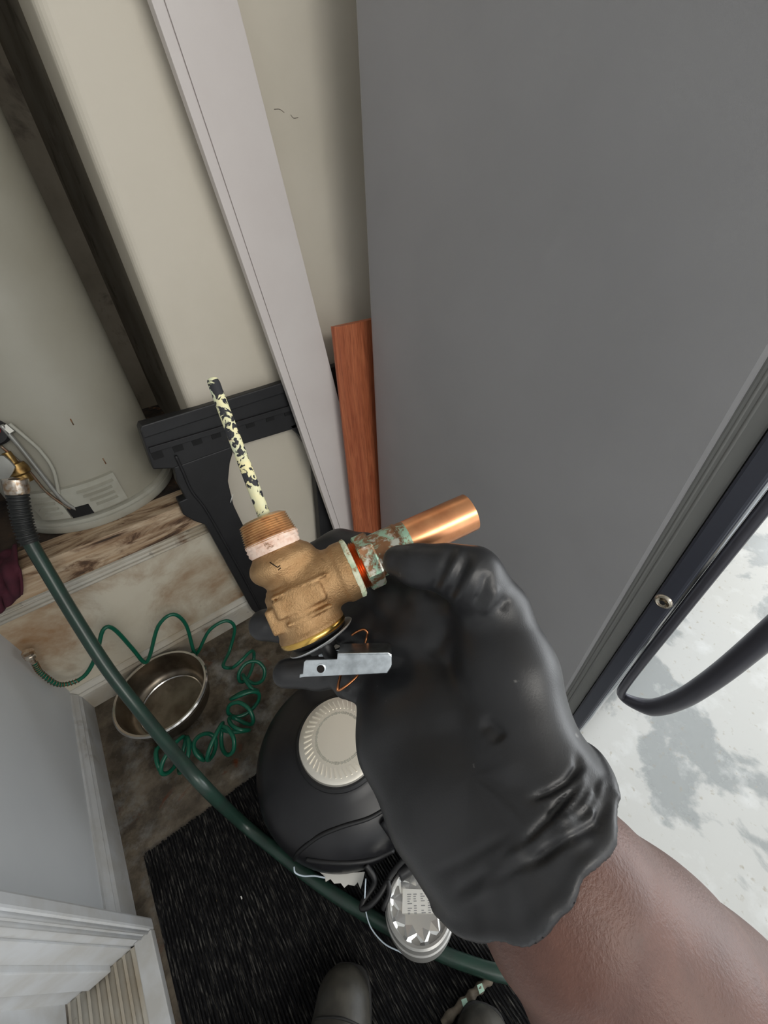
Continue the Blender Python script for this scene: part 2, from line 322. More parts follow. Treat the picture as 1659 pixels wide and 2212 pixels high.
# --- signed-distance modelling: smooth unions meshed with surface nets
class SDF:
    def __init__(s, lo, hi, h):
        s.lo = np.array(lo, float); s.h = h; s.n = np.ceil((np.array(hi) - s.lo) / h).astype(int) + 1
        s.D = np.full(s.n, 0.03, np.float32)
        s.ax = [s.lo[i] + np.arange(s.n[i]) * h for i in range(3)]
    def sub(s, lo, hi):
        i0 = np.clip(np.floor((np.array(lo) - s.lo) / s.h).astype(int), 0, s.n); i1 = np.clip(np.ceil((np.array(hi) - s.lo) / s.h).astype(int) + 1, 0, s.n)
        sl = tuple(slice(a, b) for a, b in zip(i0, i1))
        G = np.stack(np.meshgrid(*[s.ax[i][sl[i]] for i in range(3)], indexing='ij'), -1)
        return sl, G
    def join(s, sl, d, k, cut=False):
        a = s.D[sl]
        if cut: a, d = -a, d
        if k > 0:
            h = np.clip(0.5 + 0.5 * (d - a) / k, 0, 1); r = d + (a - d) * h - k * h * (1 - h)
        else: r = np.minimum(a, d)
        s.D[sl] = -r if cut else r
    def cone(s, a, ra, b, rb, k=0.004, cut=False):
        a = np.array(a, float); b = np.array(b, float); m = max(ra, rb) + k + 3 * s.h
        sl, G = s.sub(np.minimum(a, b) - m, np.maximum(a, b) + m)
        if G.size == 0: return
        ba = b - a; t = np.clip(((G - a) @ ba) / (ba @ ba + 1e-12), 0, 1)
        d = np.linalg.norm(G - a - t[..., None] * ba, axis=-1) - (ra + (rb - ra) * t); s.join(sl, d, k, cut)
    def chain(s, pts, k=0.004, k0=None):
        for i in range(len(pts) - 1): s.cone(pts[i][0], pts[i][1], pts[i + 1][0], pts[i + 1][1], k if i or k0 is None else k0)
    def ell(s, c, r, axes=np.eye(3), k=0.004, cut=False):
        c = np.array(c, float); r = np.array(r, float); m = r.max() + k + 3 * s.h; sl, G = s.sub(c - m, c + m)
        q = ((G - c) @ np.array(axes).T); k0 = np.linalg.norm(q / r, axis=-1); k1 = np.linalg.norm(q / (r * r), axis=-1)
        s.join(sl, k0 * (k0 - 1) / (k1 + 1e-9), k, cut)
    def rbox(s, c, half, axes=np.eye(3), rnd=0.002, k=0.003, cut=False):
        c = np.array(c, float); half = np.array(half, float); m = np.linalg.norm(half) + k + 3 * s.h; sl, G = s.sub(c - m, c + m)
        q = np.abs((G - c) @ np.array(axes).T) - half + rnd
        d = np.linalg.norm(np.maximum(q, 0), axis=-1) + np.minimum(q.max(-1), 0) - rnd; s.join(sl, d, k, cut)
    def cyl(s, a, b, r, rnd=0.001, k=0.003, r2=None, cut=False):
        a = np.array(a, float); b = np.array(b, float); L = np.linalg.norm(b - a); ax = (b - a) / L; m = max(r, r2 or 0) + k + 3 * s.h
        sl, G = s.sub(np.minimum(a, b) - m, np.maximum(a, b) + m); q = G - a; h = q @ ax
        rad = np.linalg.norm(q - h[..., None] * ax, axis=-1); rr = r + ((r2 if r2 else r) - r) * np.clip(h / L, 0, 1)
        dx = rad - rr + rnd; dy = np.abs(h - L / 2) - L / 2 + rnd
        d = np.minimum(np.maximum(dx, dy), 0) + np.sqrt(np.maximum(dx, 0) ** 2 + np.maximum(dy, 0) ** 2) - rnd; s.join(sl, d, k, cut)
    def halfspace(s, p, n):                # keep the side the normal does not point to
        G = [x for x in s.ax]; n = np.array(n, float); n /= np.linalg.norm(n)
        d = (G[0][:, None, None] - p[0]) * n[0] + (G[1][None, :, None] - p[1]) * n[1] + (G[2][None, None, :] - p[2]) * n[2]
        s.D = np.maximum(s.D, d.astype(np.float32))
    def nets(s):
        D = s.D; S = D < 0; c = S[:-1, :-1, :-1].astype(np.int8)
        sh = np.array(D.shape) - 1; cnt = np.zeros(sh, np.int8)
        def cr(A, o): return A[o[0]:o[0] + sh[0], o[1]:o[1] + sh[1], o[2]:o[2] + sh[2]]
        for o in np.ndindex(2, 2, 2): cnt += cr(S, o)
        cells = np.argwhere((cnt > 0) & (cnt < 8)); idx = -np.ones(sh, np.int64); idx[tuple(cells.T)] = np.arange(len(cells))
        P = np.zeros((len(cells), 3)); W = np.zeros(len(cells))
        for ax in range(3):
            o1, o2 = [i for i in range(3) if i != ax]
            for b1 in (0, 1):
                for b2 in (0, 1):
                    A = cells.copy(); A[:, o1] += b1; A[:, o2] += b2; B = A.copy(); B[:, ax] += 1
                    da = D[tuple(A.T)]; db = D[tuple(B.T)]; m = (da < 0) != (db < 0)
                    t = np.where(m, da / np.where(m, da - db, 1), 0); X = A.astype(float); X[:, ax] += t
                    P[m] += X[m]; W[m] += 1
        V = s.lo + P / W[:, None] * s.h; F = []
        for ax in range(3):
            o1, o2 = [(1, 2), (2, 0), (0, 1)][ax]
            A = np.argwhere(np.diff(S.astype(np.int8), axis=ax) != 0); A = A[(A[:, o1] > 0) & (A[:, o2] > 0) & (A[:, o1] < sh[o1]) & (A[:, o2] < sh[o2])]
            s0 = S[tuple(A.T)]; q = []
            for (d1, d2) in ((1, 1), (0, 1), (0, 0), (1, 0)):
                B = A.copy(); B[:, o1] -= d1; B[:, o2] -= d2; q.append(idx[tuple(B.T)])
            q = np.stack(q, 1); q[~s0] = q[~s0][:, ::-1]; F.append(q)
        return V, np.concatenate(F)
def quads(name, V, F, mat, parent=None, flip=False, kind=None):
    me = bpy.data.meshes.new(name); me.vertices.add(len(V)); me.vertices.foreach_set('co', np.asarray(V, np.float32).ravel())
    if flip: F = F[:, ::-1]
    me.loops.add(F.size); me.loops.foreach_set('vertex_index', F.astype(np.int32).ravel())
    me.polygons.add(len(F)); me.polygons.foreach_set('loop_start', np.arange(len(F), dtype=np.int32) * 4); me.polygons.foreach_set('loop_total', np.full(len(F), 4, np.int32))
    me.update(calc_edges=True); me.validate(); return finish(name, me, mat, parent, True, kind)
def smooth_verts(V, F, it=2, lam=0.5):
    E = np.concatenate([F[:, [0, 1]], F[:, [1, 2]], F[:, [2, 3]], F[:, [3, 0]]])
    for _ in range(it):
        acc = np.zeros_like(V); c = np.zeros(len(V)); np.add.at(acc, E[:, 0], V[E[:, 1]]); np.add.at(c, E[:, 0], 1); np.add.at(acc, E[:, 1], V[E[:, 0]]); np.add.at(c, E[:, 1], 1)
        V = V + lam * (acc / c[:, None] - V)
    return V
def vnormals(V, F):
    fn = np.cross(V[F[:, 2]] - V[F[:, 0]], V[F[:, 3]] - V[F[:, 1]]); N = np.zeros_like(V)
    for k in range(4): np.add.at(N, F[:, k], fn)
    return N / (np.linalg.norm(N, axis=1)[:, None] + 1e-12)

# ================================================================== THE SETTING
WY = 0.955          # face of the back wall
LX = -0.405         # face of the left wall
ZP = 0.54           # top of the heater platform
CXW = 0.158         # corner where the heater closet opens
fl_ = box('floor', (-3, -5, -0.1), (6, 3, 0), 'floor', kind='structure')
fl_.data.transform(Matrix.Translation(fl_.location)); fl_.location = (0, 0, 0)
box('ceiling', (-3, -5, 2.45), (6, 3, 2.55), 'ceiling', kind='structure')
arc = [(CXW + 0.022 - 0.022 * math.sin(k * math.pi / 12), WY + 0.022 - 0.022 * math.cos(k * math.pi / 12), 0) for k in range(7)]
wb = prism('wall_back', arc + [(CXW, WY + 0.12, 0), (4.2, WY + 0.12, 0), (4.2, WY, 0)], (0, 0, 2.45), 'beige_wall', kind='structure')
box('wall_platform', (LX - 0.1, WY, 0), (CXW + 0.02, WY + 0.10, ZP - 0.012), 'platform_wall', kind='structure')
box('wall_left', (LX - 0.12, 0.374, 0), (LX, WY + 0.75, 2.45), 'white_wall', kind='structure')
box('wall_left_near', (LX - 0.12, -4, 0), (LX, -0.55, 2.45), 'white_wall', kind='structure')
box('wall_left_lintel', (LX - 0.12, -0.55, 2.1), (LX, 0.374, 2.45), 'white_wall', kind='structure')
MAT['closet'] = plain('dingy_closet_paint', (150, 141, 126), 0.8, var=(126, 117, 102), scale=6, stains=[((60, 48, 38), 8, 0.55, 0.75)])
box('wall_closet_right', (CXW + 0.012, WY + 0.12, ZP), (CXW + 0.12, WY + 0.75, 2.45), 'closet', kind='structure')
box('wall_closet_back', (LX, WY + 0.68, ZP), (CXW + 0.05, WY + 0.76, 2.45), 'closet', kind='structure')
MAT['grime'] = plain('grimy_platform_top', (70, 56, 44), 0.85, var=(34, 28, 24), scale=18, bump=0.6, bscale=60, bdist=0.004, stains=[((130, 92, 60), 24, 0.6, 0.7)])
box('floor_platform', (LX, WY + 0.02, ZP - 0.03), (CXW + 0.12, WY + 0.70, ZP - 0.004), 'grime', kind='structure')
# ledge board and fluted strip along the platform front
t1 = box('trim_1', (LX, WY - 0.022, 0.462), (CXW + 0.012, WY + 0.055, ZP), 'ply', bev=0.003, kind='structure')
t2 = box('trim_2', (LX, WY - 0.008, 0.415), (0.088, WY + 0.001, 0.463), 'dirty_trim', kind='structure')
for i, (z, r) in enumerate(((0.421, 0.005), (0.433, 0.006), (0.446, 0.005), (0.457, 0.005))):
    tube('bead', [(LX, WY - 0.008, z), (-0.05, WY - 0.008, z), (0.088, WY - 0.008, z)], r, 'dirty_trim', t2, n=8, per=1)
def baseboard(name, a, b, nrm, mat):
    a, b, nrm = np.array(a), np.array(b), np.array(nrm)
    prof = [(0, 0), (0.014, 0), (0.014, 0.070), (0.010, 0.078), (0.012, 0.085), (0.006, 0.096), (0.004, 0.102), (0, 0.102)]
    out = [a + nrm * p[0] + np.array([0, 0, p[1]]) for p in prof]
    return prism(name, out, b - a, mat, kind='structure')
baseboard('baseboard_back', (LX, WY, 0), (0.95, WY, 0), (0, -1, 0), 'dirty_trim')
baseboard('baseboard_left', (LX, 0.374, 0), (LX, WY - 0.014, 0), (1, 0, 0), 'white_trim')
# doorway in the left wall
d = box('door_1', (-0.56, -0.56, 0.018), (-0.515, 0.352, 2.08), 'white_trim', bev=0.002, kind='structure')
for z0, z1 in ((0.12, 0.85), (0.98, 1.95)): box('door_panel', (-0.517, -0.45, z0), (-0.511, 0.26, z1), 'white_trim', d, bev=0.002)
tr = box('trim_3', (LX - 0.001, 0.352, 0), (-0.366, 0.374, 2.12), 'white_trim', bev=0.004, kind='structure')
for x in (-0.373, -0.385): tube('bead', [(x, 0.351, 0.02), (x, 0.351, 1.0), (x, 0.351, 2.1)], 0.003, 'white_trim', tr, n=8, per=1)
jb = box('trim_4', (-0.515, 0.350, 0.012), (LX - 0.001, 0.3745, 2.1), 'white_trim', kind='structure')
box('door_stop', (-0.478, 0.340, 0.02), (-0.44, 0.351, 2.1), 'white_trim', jb, bev=0.002)
th = box('trim_5', (-0.515, -0.56, 0.0), (-0.398, 0.350, 0.012), 'dirty_trim', kind='structure')
for i in range(7):
    x = -0.505 + i * 0.0155; tube('ridge', [(x, -0.56, 0.013), (x, 0, 0.013), (x, 0.347, 0.013)], 0.005, 'dirty_trim', th, n=8, per=1)
box('trim_6', (-0.398, -0.56, 0.0), (-0.366, 0.352, 0.020), 'white_trim', bev=0.002, kind='structure')
# ================================================================== REFRIGERATOR
FX = 0.585
fr = empty('refrigerator', (FX + 0.4, 0.4, 0), 'tall grey refrigerator standing against the beige wall, its side towards the hand', 'refrigerator')
box('body', (FX, 0.078, 0.03), (FX + 0.8, 0.80, 1.76), 'fridge_side', fr, bev=0.006)
gk = box('gasket', (FX + 0.004, 0.042, 0.035), (FX + 0.79, 0.079, 1.75), 'fridge_gasket', fr, bev=0.003)
for y, r in ((0.071, 0.003), (0.063, 0.0032)):
    tube('gasket_fold', [(FX + 0.006, y, 0.04), (FX + 0.006, y, 0.9), (FX + 0.006, y, 1.74)], r, 'fridge_gasket', gk, n=8, per=1)
dr = box('door', (FX - 0.002, 0.014, 0.028), (FX + 0.80, 0.041, 1.757), 'fridge_door_edge', fr, bev=0.004)
box('door_skin', (FX + 0.004, 0.0085, 0.034), (FX + 0.796, 0.0145, 1.75), 'stainless', dr, bev=0.002)
s0 = (FX - 0.002, 0.027, 0.621)
lathe('screw_cap', [(0.0, 0.004), (0.004, 0.0045), (0.0045, 0.002), (0.008, 0.003), (0.0095, 0.005), (0.0125, 0.003), (0.0135, 0.0)], 'chrome', fr, s0, (-1, 0, 0), 28)
lathe('screw_socket', [(0, 0.0035), (0.0042, 0.0035), (0.0042, 0.0052), (0, 0.0052)], 'dark_slot', fr, s0, (-1, 0, 0), 6)
# loop handle: a strip on the door skin and a bar standing off it
hx = FX + 0.028
hd = tube('handle', [(hx - 0.010, 0.000, 1.55), (hx - 0.010, 0.000, 0.9), (hx - 0.010, 0.000, 0.62), (hx - 0.010, 0.0, 0.46), (hx - 0.008, -0.001, 0.36), (hx - 0.004, -0.004, 0.315), (hx, -0.014, 0.302), (hx, -0.036, 0.312), (hx, -0.058, 0.335), (hx, -0.074, 0.385), (hx, -0.085, 0.46), (hx, -0.092, 0.60), (hx, -0.094, 0.9), (hx, -0.094, 1.5)],
          lambda t: 0.0085 if t < 0.42 else 0.0085 + 0.0075 * min(1, (t - 0.42) / 0.18), 'handle', fr, n=16)
for x, y in ((FX + 0.05, 0.10), (FX + 0.05, 0.74), (FX + 0.75, 0.10), (FX + 0.75, 0.74)):
    lathe('foot', [(0, 0), (0.02, 0), (0.02, 0.012), (0.012, 0.016), (0.012, 0.032), (0, 0.032)], 'rubber', fr, (x, y, 0), n=16)

for pts_ in ([(592, 236), (604, 236), (614, 243)], [(628, 248), (634, 255), (644, 254)]):
    tube('hairline_scuff', [hit(px, py, 1, WY - 0.0002) for px, py in pts_], 0.0005, 'stick', wb, n=5, per=4)
# ================================================================== LEANING BOARDS AND SAWHORSE
# white board: a plank leaning on the sawhorse and the wall
BN = np.array([0, -1.0, 0.03]); BN /= np.linalg.norm(BN); B0 = np.array([0.45, 0.865, 0.0])
def bp(px, py): return hitp(px, py, B0, BN)
l0, l1, r0, r1 = bp(325, 0), bp(673, 1000), bp(518, 0), bp(722, 846)
dirv = (l0 - l1) / np.linalg.norm(l0 - l1); wd = 0.5 * (np.linalg.norm(np.cross(r0 - l0, dirv)) + np.linalg.norm(np.cross(r1 - l1, dirv)))
side = np.cross(dirv, BN); side = side if side[0] > 0 else -side
lb = l1 - dirv * (l1[2] / dirv[2]) + dirv * 0.006
L = 2.3
out = [lb, lb + side * wd, lb + side * wd + dirv * L, lb + dirv * L]
wbd = empty('white_board', lb, 'long off-white painted board leaning against the wall across the black sawhorse', 'board')
prism('plank', [lb + side * 0.0195 + BN * 0.003, lb + side * wd + BN * 0.003, lb + side * wd + dirv * L + BN * 0.003, lb + side * 0.0195 + dirv * L + BN * 0.003], -BN * 0.018, 'white_board', wbd, 0.0012)
prism('edge_bead', [lb + BN * 0.003, lb + side * 0.0178 + BN * 0.003, lb + side * 0.0178 + dirv * L + BN * 0.003, lb + dirv * L + BN * 0.003], -BN * 0.018, 'white_board', wbd, 0.0012)
prism('groove', [lb + side * 0.017 - BN * 0.001, lb + side * 0.020 - BN * 0.001, lb + side * 0.020 + dirv * L - BN * 0.001, lb + side * 0.017 + dirv * L - BN * 0.001], -BN * 0.012, 'white_board', wbd)
# cedar plank
CN = np.array([0, -1.0, 0.03]); CN /= np.linalg.norm(CN); C0 = np.array([0.6, 0.825, 0.0])
def cp(px, py): return hitp(px, py, C0, CN)
ct, cr_, cb = cp(717, 706), cp(797, 702), cp(765, 1140)
cd = (ct - cb) / np.linalg.norm(ct - cb); cs = np.cross(cd, CN); cs = cs if cs[0] > 0 else -cs
cb0 = cb - cd * (cb[2] / cd[2]) + cd * 0.006; LC = (ct - cb0) @ cd; CW = 0.125
ced = empty('cedar_plank', cb0, 'reddish cedar plank standing upright between the white board and the refrigerator', 'plank')
prof = [(0, 0), (0.010, 0.012), (CW * 0.52, 0.013), (CW * 0.60, 0.011), (CW, 0.010), (CW, -0.006), (0, -0.006)]
prism('board', [cb0 + cs * a + CN * b for a, b in prof], cd * LC, 'cedar', ced, 0.0008)
# folded black sawhorse
SY = 0.915
def sp(px, py, y=SY): return hit(px, py, 1, y)
sh_ = empty('sawhorse', (0.3, SY, 0), 'folded black plastic sawhorse leaning on the beige wall behind the white board', 'sawhorse')
rl = prism('top_rail', [sp(*p) for p in ((303, 932), (306, 922), (470, 878), (722, 796), (900, 742), (920, 840), (716, 901), (640, 925), (505, 966), (385, 1012), (331, 1014))], (0, 0.038, 0), 'black_plastic', sh_, 0.003)
prism('rail_lip', [sp(*p, SY - 0.008) for p in ((303, 928), (306, 920), (722, 792), (900, 738), (903, 758), (724, 814), (312, 948))], (0, 0.02, 0), 'black_plastic', rl, 0.003)
prism('rail_ridge', [sp(*p, SY - 0.006) for p in ((322, 968), (640, 873), (724, 846), (726, 856), (640, 884), (325, 980))], (0, 0.02, 0), 'black_plastic', rl, 0.001)
for px, py in ((340, 982), (384, 966), (425, 952), (466, 938), (540, 915), (583, 901), (622, 889), (730, 856)):
    c = sp(px, py, SY - 0.001); box('slot', c - np.array([0.011, 0.0012, 0.010]), c + np.array([0.011, 0.002, 0.010]), 'dark_slot', rl)
lgo = [(385, 1005), (376, 1040), (392, 1072), (386, 1082), (398, 1104), (402, 1080), (420, 1088), (418, 1122), (444, 1132), (480, 1195), (560, 1345), (600, 1420), (660, 1400), (600, 1290), (550, 1190), (505, 1090), (492, 1040), (497, 1000), (508, 965)]
lgo = [(376, 1010), (384, 1045), (402, 1078), (386, 1085), (396, 1112), (420, 1126), (444, 1134), (480, 1200), (545, 1318), (590, 1400), (650, 1385), (600, 1280), (552, 1190), (505, 1092), (493, 1040), (497, 1000), (508, 962)]
legpts = [sp(px, py, SY - 0.002 - 0.0 * i) for i, (px, py) in enumerate(lgo)]
zmin = min(p[2] for p in legpts)
for p in legpts: p[2] = max(p[2], 0.004)
lg = prism('leg', legpts, (0, 0.03, 0), 'black_plastic', sh_, 0.003)
tube('leg_rib', [sp(*p, SY - 0.004) for p in ((380, 985), (396, 1020), (415, 1062), (450, 1110), (520, 1235), (575, 1340))], 0.0035, 'black_plastic', lg, n=8)
mir = [np.array([0.60 - p[0], p[1] + 0.002, p[2]]) for p in legpts]
prism('leg', mir, (0, 0.028, 0), 'black_plastic', sh_, 0.003)
tube('nail', [sp(498, 1085, SY - 0.004), sp(500, 1078, SY - 0.008), sp(503, 1068, SY - 0.006)], 0.0012, 'white_paper', sh_, n=6)

# ================================================================== WATER HEATER
HCx, HCy, HR = -0.098, 1.170, 0.178
wh = empty('water_heater', (HCx, HCy, ZP), 'grey-beige cylindrical water heater standing on the raised platform', 'water heater')
lathe('tank', [(0, 0.03), (HR, 0.03), (HR, 0.040), (HR, 1.25), (HR - 0.01, 1.27), (0, 1.28)], 'tank', wh, (HCx, HCy, ZP), n=96)
lathe('base_ring', [(0, 0), (HR + 0.010, 0), (HR + 0.0125, 0.004), (HR + 0.0125, 0.020), (HR + 0.009, 0.0215), (HR + 0.009, 0.0235), (HR + 0.0115, 0.025), (HR + 0.0105, 0.031), (HR + 0.003, 0.034), (HR - 0.002, 0.034), (HR - 0.002, 0.02), (0, 0.02)], 'tank_trim', wh, (HCx, HCy, ZP), n=96)
def cyl_hit(px, py, r):
    dd = ray(px, py); o = EYE[:2] - np.array([HCx, HCy]); a = dd[:2] @ dd[:2]; b = 2 * o @ dd[:2]; c = o @ o - r * r
    t = (-b - math.sqrt(max(b * b - 4 * a * c, 0))) / (2 * a); p = EYE + dd * t; return math.atan2(p[1] - HCy, p[0] - HCx), p[2]
def curved(name, a0, a1, z0, z1, r0, r1, mat, parent, n=14, bulge=0):
    V = []; F = []
    for i in range(n + 1):
        a = a0 + (a1 - a0) * i / n
        for (r, z) in ((r0, z0), (r1, z0 + 0.002), (r1 + bulge, (z0 + z1) / 2), (r1, z1 - 0.002), (r0, z1)):
            V.append((HCx + r * math.cos(a), HCy + r * math.sin(a), z))
    m = 5
    for i in range(n):
        for k in range(m - 1): F.append((i * m + k, (i + 1) * m + k, (i + 1) * m + k + 1, i * m + k + 1))
        F.append((i * m + 4, (i + 1) * m + 4, (i + 1) * m, i * m))
    F.append((0, 1, 2, 3, 4)); F.append(tuple(n * m + k for k in (4, 3, 2, 1, 0)))
    return make(name, V, F, mat, parent, 'auto')
aL, _z = cyl_hit(64, 1075, HR); aM0, _z = cyl_hit(118, 1066, HR); aM1, zt = cyl_hit(133, 1057, HR); aR, zt2 = cyl_hit(236, 1012, HR); _a2, zb = cyl_hit(278, 1070, HR); _a3, zb2 = cyl_hit(160, 1118, HR)
ztop = 0.5 * (zt + zt2); zbot = max(0.5 * (zb + zb2), ZP + 0.040)
for (a0, a1) in ((aL, aM0 + 0.02), (aM1 - 0.02, aR)):
    pn = curved('access_panel', a0, a1, zbot, ztop, HR - 0.004, HR + 0.009, 'tank_trim', wh)
    for k in range(4):
        zz = zbot + (ztop - zbot) * (0.2 + 0.18 * k); f = 0.15 if k < 3 else 0.08
        curved('louver', a0 + (a1 - a0) * (0.30 - 0.05 * k if a0 == aL else 0.45 - 0.06 * k), a1 - (a1 - a0) * f, zz, zz + 0.008, HR + 0.006, HR + 0.0115, 'tank_trim', pn, bulge=0.006)
aS0, zs = cyl_hit(155, 1105, HR); aS1, _z = cyl_hit(196, 1092, HR)
curved('burner_window', aS0, aS1, zbot - 0.002, zbot + (ztop - zbot) * 0.36, HR - 0.01, HR + 0.0105, 'dark_slot', wh)
def hp_(px, py, r):
    a, z = cyl_hit(px, py, r); return np.array([HCx + r * math.cos(a), HCy + r * math.sin(a), z])
tube('gas_tube', [hp_(2, 918, HR + 0.014), hp_(40, 962, HR + 0.014), hp_(90, 1025, HR + 0.013), hp_(135, 1080, HR + 0.012), hp_(165, 1100, HR + 0.006)], 0.0045, 'grey_tube', wh, n=8)
tube('pilot_tube', [hp_(0, 962, HR + 0.016), hp_(55, 1010, HR + 0.016), hp_(100, 1062, HR + 0.014), hp_(140, 1092, HR + 0.010), hp_(168, 1106, HR + 0.005)], 0.0028, 'rust_tube', wh, n=8)
tube('ignition_wire', [hp_(20, 915, HR + 0.012), hp_(50, 940, HR + 0.014), hp_(88, 975, HR + 0.014), hp_(115, 1015, HR + 0.013), hp_(126, 1060, HR + 0.011), hp_(132, 1078, HR + 0.008), hp_(160, 1098, HR + 0.006)], 0.0035, 'tank_trim', wh, n=8)
p = hp_(18, 928, HR + 0.01); lathe('tube_nut', [(0, -0.008), (0.009, -0.008), (0.009, 0.008), (0, 0.008)], 'grey_tube', wh, p, (0.3, -0.4, -0.8), n=6)
p = hp_(-18, 935, HR + 0.02); kb = lathe('thermostat_knob', [(0, -0.03), (0.026, -0.03), (0.026, -0.004), (0.022, 0.0), (0, 0.001)], 'rubber', wh, p, (-0.1, -0.8, 0.2), n=28)
lathe('knob_mark', [(0, 0.0), (0.012, 0.0), (0.012, 0.003), (0, 0.0035)], 'red', kb, p + np.array([0.004, -0.002, 0.006]), (-0.1, -0.8, 0.2), n=16)
for (px, py, q) in ((152, 905, 9), (222, 990, 8)):
    p0, p1 = hp_(px, py, HR + 0.0006), hp_(px + 7, py + q + 4, HR + 0.0006); tube('scratch', [p0, (p0 + p1) / 2, p1], 0.0012, 'rust_tube', wh, n=6, per=1)
vp = hp_(38, 1012, HR + 0.03)
lathe('drain_valve', [(0, -0.035), (0.008, -0.035), (0.008, -0.012), (0.016, -0.010), (0.018, 0.0), (0.018, 0.010), (0.013, 0.014), (0.013, 0.03), (0, 0.03)], 'brass_valve', wh, vp, (0.02, -0.25, -0.9), n=20)
lathe('valve_wheel', [(0, 0), (0.010, 0), (0.020, 0.004), (0.024, 0.003), (0.024, 0.009), (0.016, 0.010), (0, 0.011)], 'grey_tube', wh, vp + np.array([-0.018, -0.018, 0.022]), (-0.2, -1, 0.3), n=18, wob=lambda t, h: 1 + 0.06 * math.cos(6 * t))

# ================================================================== HOSES
hz = 0.0125
cpl = hit(36, 1045, 1, 0.905)
hpts = [hit(36, 1055, 1, 0.905), hit(46, 1115, 1, 0.888), hit(62, 1165, 1, 0.868), hit(105, 1240, 1, 0.83), hit(165, 1340, 1, 0.765), hit(232, 1444, 1, 0.69), hit(300, 1532, 1, 0.615), hit(365, 1612, 1, 0.53), hit(438, 1696, 1, 0.435)]
hpts = [np.array(p) for p in hpts]
hpts += [hit(520, 1775, 2, 0.05), hit(600, 1840, 2, 0.028), hit(690, 1910, 2, 0.024), hit(790, 1974, 2, 0.024), hit(900, 2034, 2, 0.024), hit(1000, 2078, 2, 0.024), hit(1120, 2110, 2, 0.022), np.array([0.30, -0.27, 0.015]), hit(1645, 2090, 2, 0.0135), np.array([0.75, -0.50, 0.0135]), np.array([1.1, -0.45, 0.0135])]
gh = empty('garden_hose', (0.1, -0.1, 0), 'thick dark green garden hose hanging from the heater drain and running over the mat', 'hose')
tube('hose', hpts, 0.0125, 'hose', gh, n=14)
ax = hpts[1] - hpts[0]
lathe('coupling', [(0.010, -0.018), (0.019, -0.018), (0.0195, -0.014), (0.0195, 0.006), (0.018, 0.010), (0.012, 0.011)], 'fitting', gh, hpts[0], ax, n=32, wob=lambda t, h: 1 + (0.03 * math.cos(12 * t) if -0.015 < h < 0.007 else 0))
sr = spline(hpts[:4], 40)[3:86]
tube('strain_relief', sr, lambda t: 0.0162 + 0.0014 * (1 if math.sin(t * 95) > 0 else -1), 'hose_black', gh, n=16, per=0)
# thin coil hose
ch = empty('coil_hose', (-0.15, 0.7, 0), 'thin bright green coiled air hose lying around the steel pan', 'hose')
CYp = 0.915
cpts = [hit(p[0], p[1], 1, y) for p, y in (((72, 1428), .90), ((90, 1455), .90), ((130, 1479), .90), ((180, 1462), .90), ((208, 1415), .90), ((222, 1362), .905), ((245, 1358), .91), ((285, 1400), .905), ((312, 1431), .90), ((324, 1415), .90), ((342, 1352), .905), ((374, 1327), .905), ((402, 1350), .90), ((418, 1405), .885), ((428, 1408), .88), ((452, 1362), .875), ((488, 1341), .87), ((507, 1357), .86), ((496, 1405), .84))]
cpts += [hit(482, 1437, 2, 0.05)]
# loose helix over the floor
axis = [hit(*p, 2, 0.05) for p in ((520, 1425), (545, 1455), (530, 1500), (522, 1545), (505, 1585), (460, 1605), (415, 1622), (370, 1635), (335, 1640))]
sp_ = spline(axis, 24); N = len(sp_); turns = 12; hel = []
for i, p in enumerate(sp_):
    q = sp_[min(i + 1, N - 1)] - sp_[max(i - 1, 0)]; q = q / np.linalg.norm(q); u = np.cross(q, (0, 0, 1)); u /= np.linalg.norm(u); vv = np.cross(u, q)
    t = 2 * math.pi * turns * i / N; rr = 0.036 + 0.006 * math.sin(i * 0.13)
    e = p + (u * math.cos(t) * rr + vv * math.sin(t) * rr * 0.75 + q * 0.014 * math.sin(t * 1.37)); e[2] = max(e[2], 0.008); hel.append(e)
tube('hose', cpts + hel[::2], 0.0052, 'coil', ch, n=10, per=5)
fx = (cpts[0] - cpts[1]); lathe('fitting', [(0, -0.004), (0.0065, -0.004), (0.0068, 0.014), (0.0115, 0.015), (0.0115, 0.023), (0.0095, 0.025), (0.012, 0.027), (0.012, 0.033), (0.006, 0.034), (0, 0.034)], 'fitting', ch, cpts[0], fx, n=12)
sg = spline(cpts[:5], 30); hx2 = []
for i in range(0, 84):
    p = sg[i]; q = sg[i + 1] - p; q = q / np.linalg.norm(q); u, v_, _ = frame_from(q); hx2.append(p + (u * math.cos(i * 1.5) + v_ * math.sin(i * 1.5)) * 0.0064)
tube('spring_guard', hx2, 0.0011, 'rust_tube', ch, n=5, per=2)

# ================================================================== PAN, MAT, RAG
px_, py_ = -0.205, 0.800
pn = empty('steel_pan', (px_, py_, 0), 'round worn steel pan lying open on the dirty floor in the corner', 'pan')
PR = 0.117
lathe('bowl', [(0, 0.002), (PR - 0.028, 0.002), (PR - 0.016, 0.007), (PR - 0.008, 0.020), (PR - 0.002, 0.070), (PR, 0.086), (PR + 0.003, 0.088), (PR - 0.002, 0.0875), (PR - 0.005, 0.070), (PR - 0.012, 0.022), (PR - 0.022, 0.0085), (PR - 0.03, 0.006), (0, 0.005)], 'pan', pn, (px_, py_, 0), n=64)
lathe('rim', [(PR - 0.001, 0.084), (PR + 0.004, 0.083), (PR + 0.0065, 0.087), (PR + 0.003, 0.0915), (PR - 0.002, 0.0905), (PR - 0.001, 0.084)], 'pan_rim', pn, (px_, py_, 0), n=64)
lathe('rim_band', [(PR - 0.004, 0.071), (PR + 0.0025, 0.071), (PR + 0.003, 0.077), (PR - 0.003, 0.078), (PR - 0.004, 0.071)], 'pan_rim', pn, (px_, py_, 0), n=64)
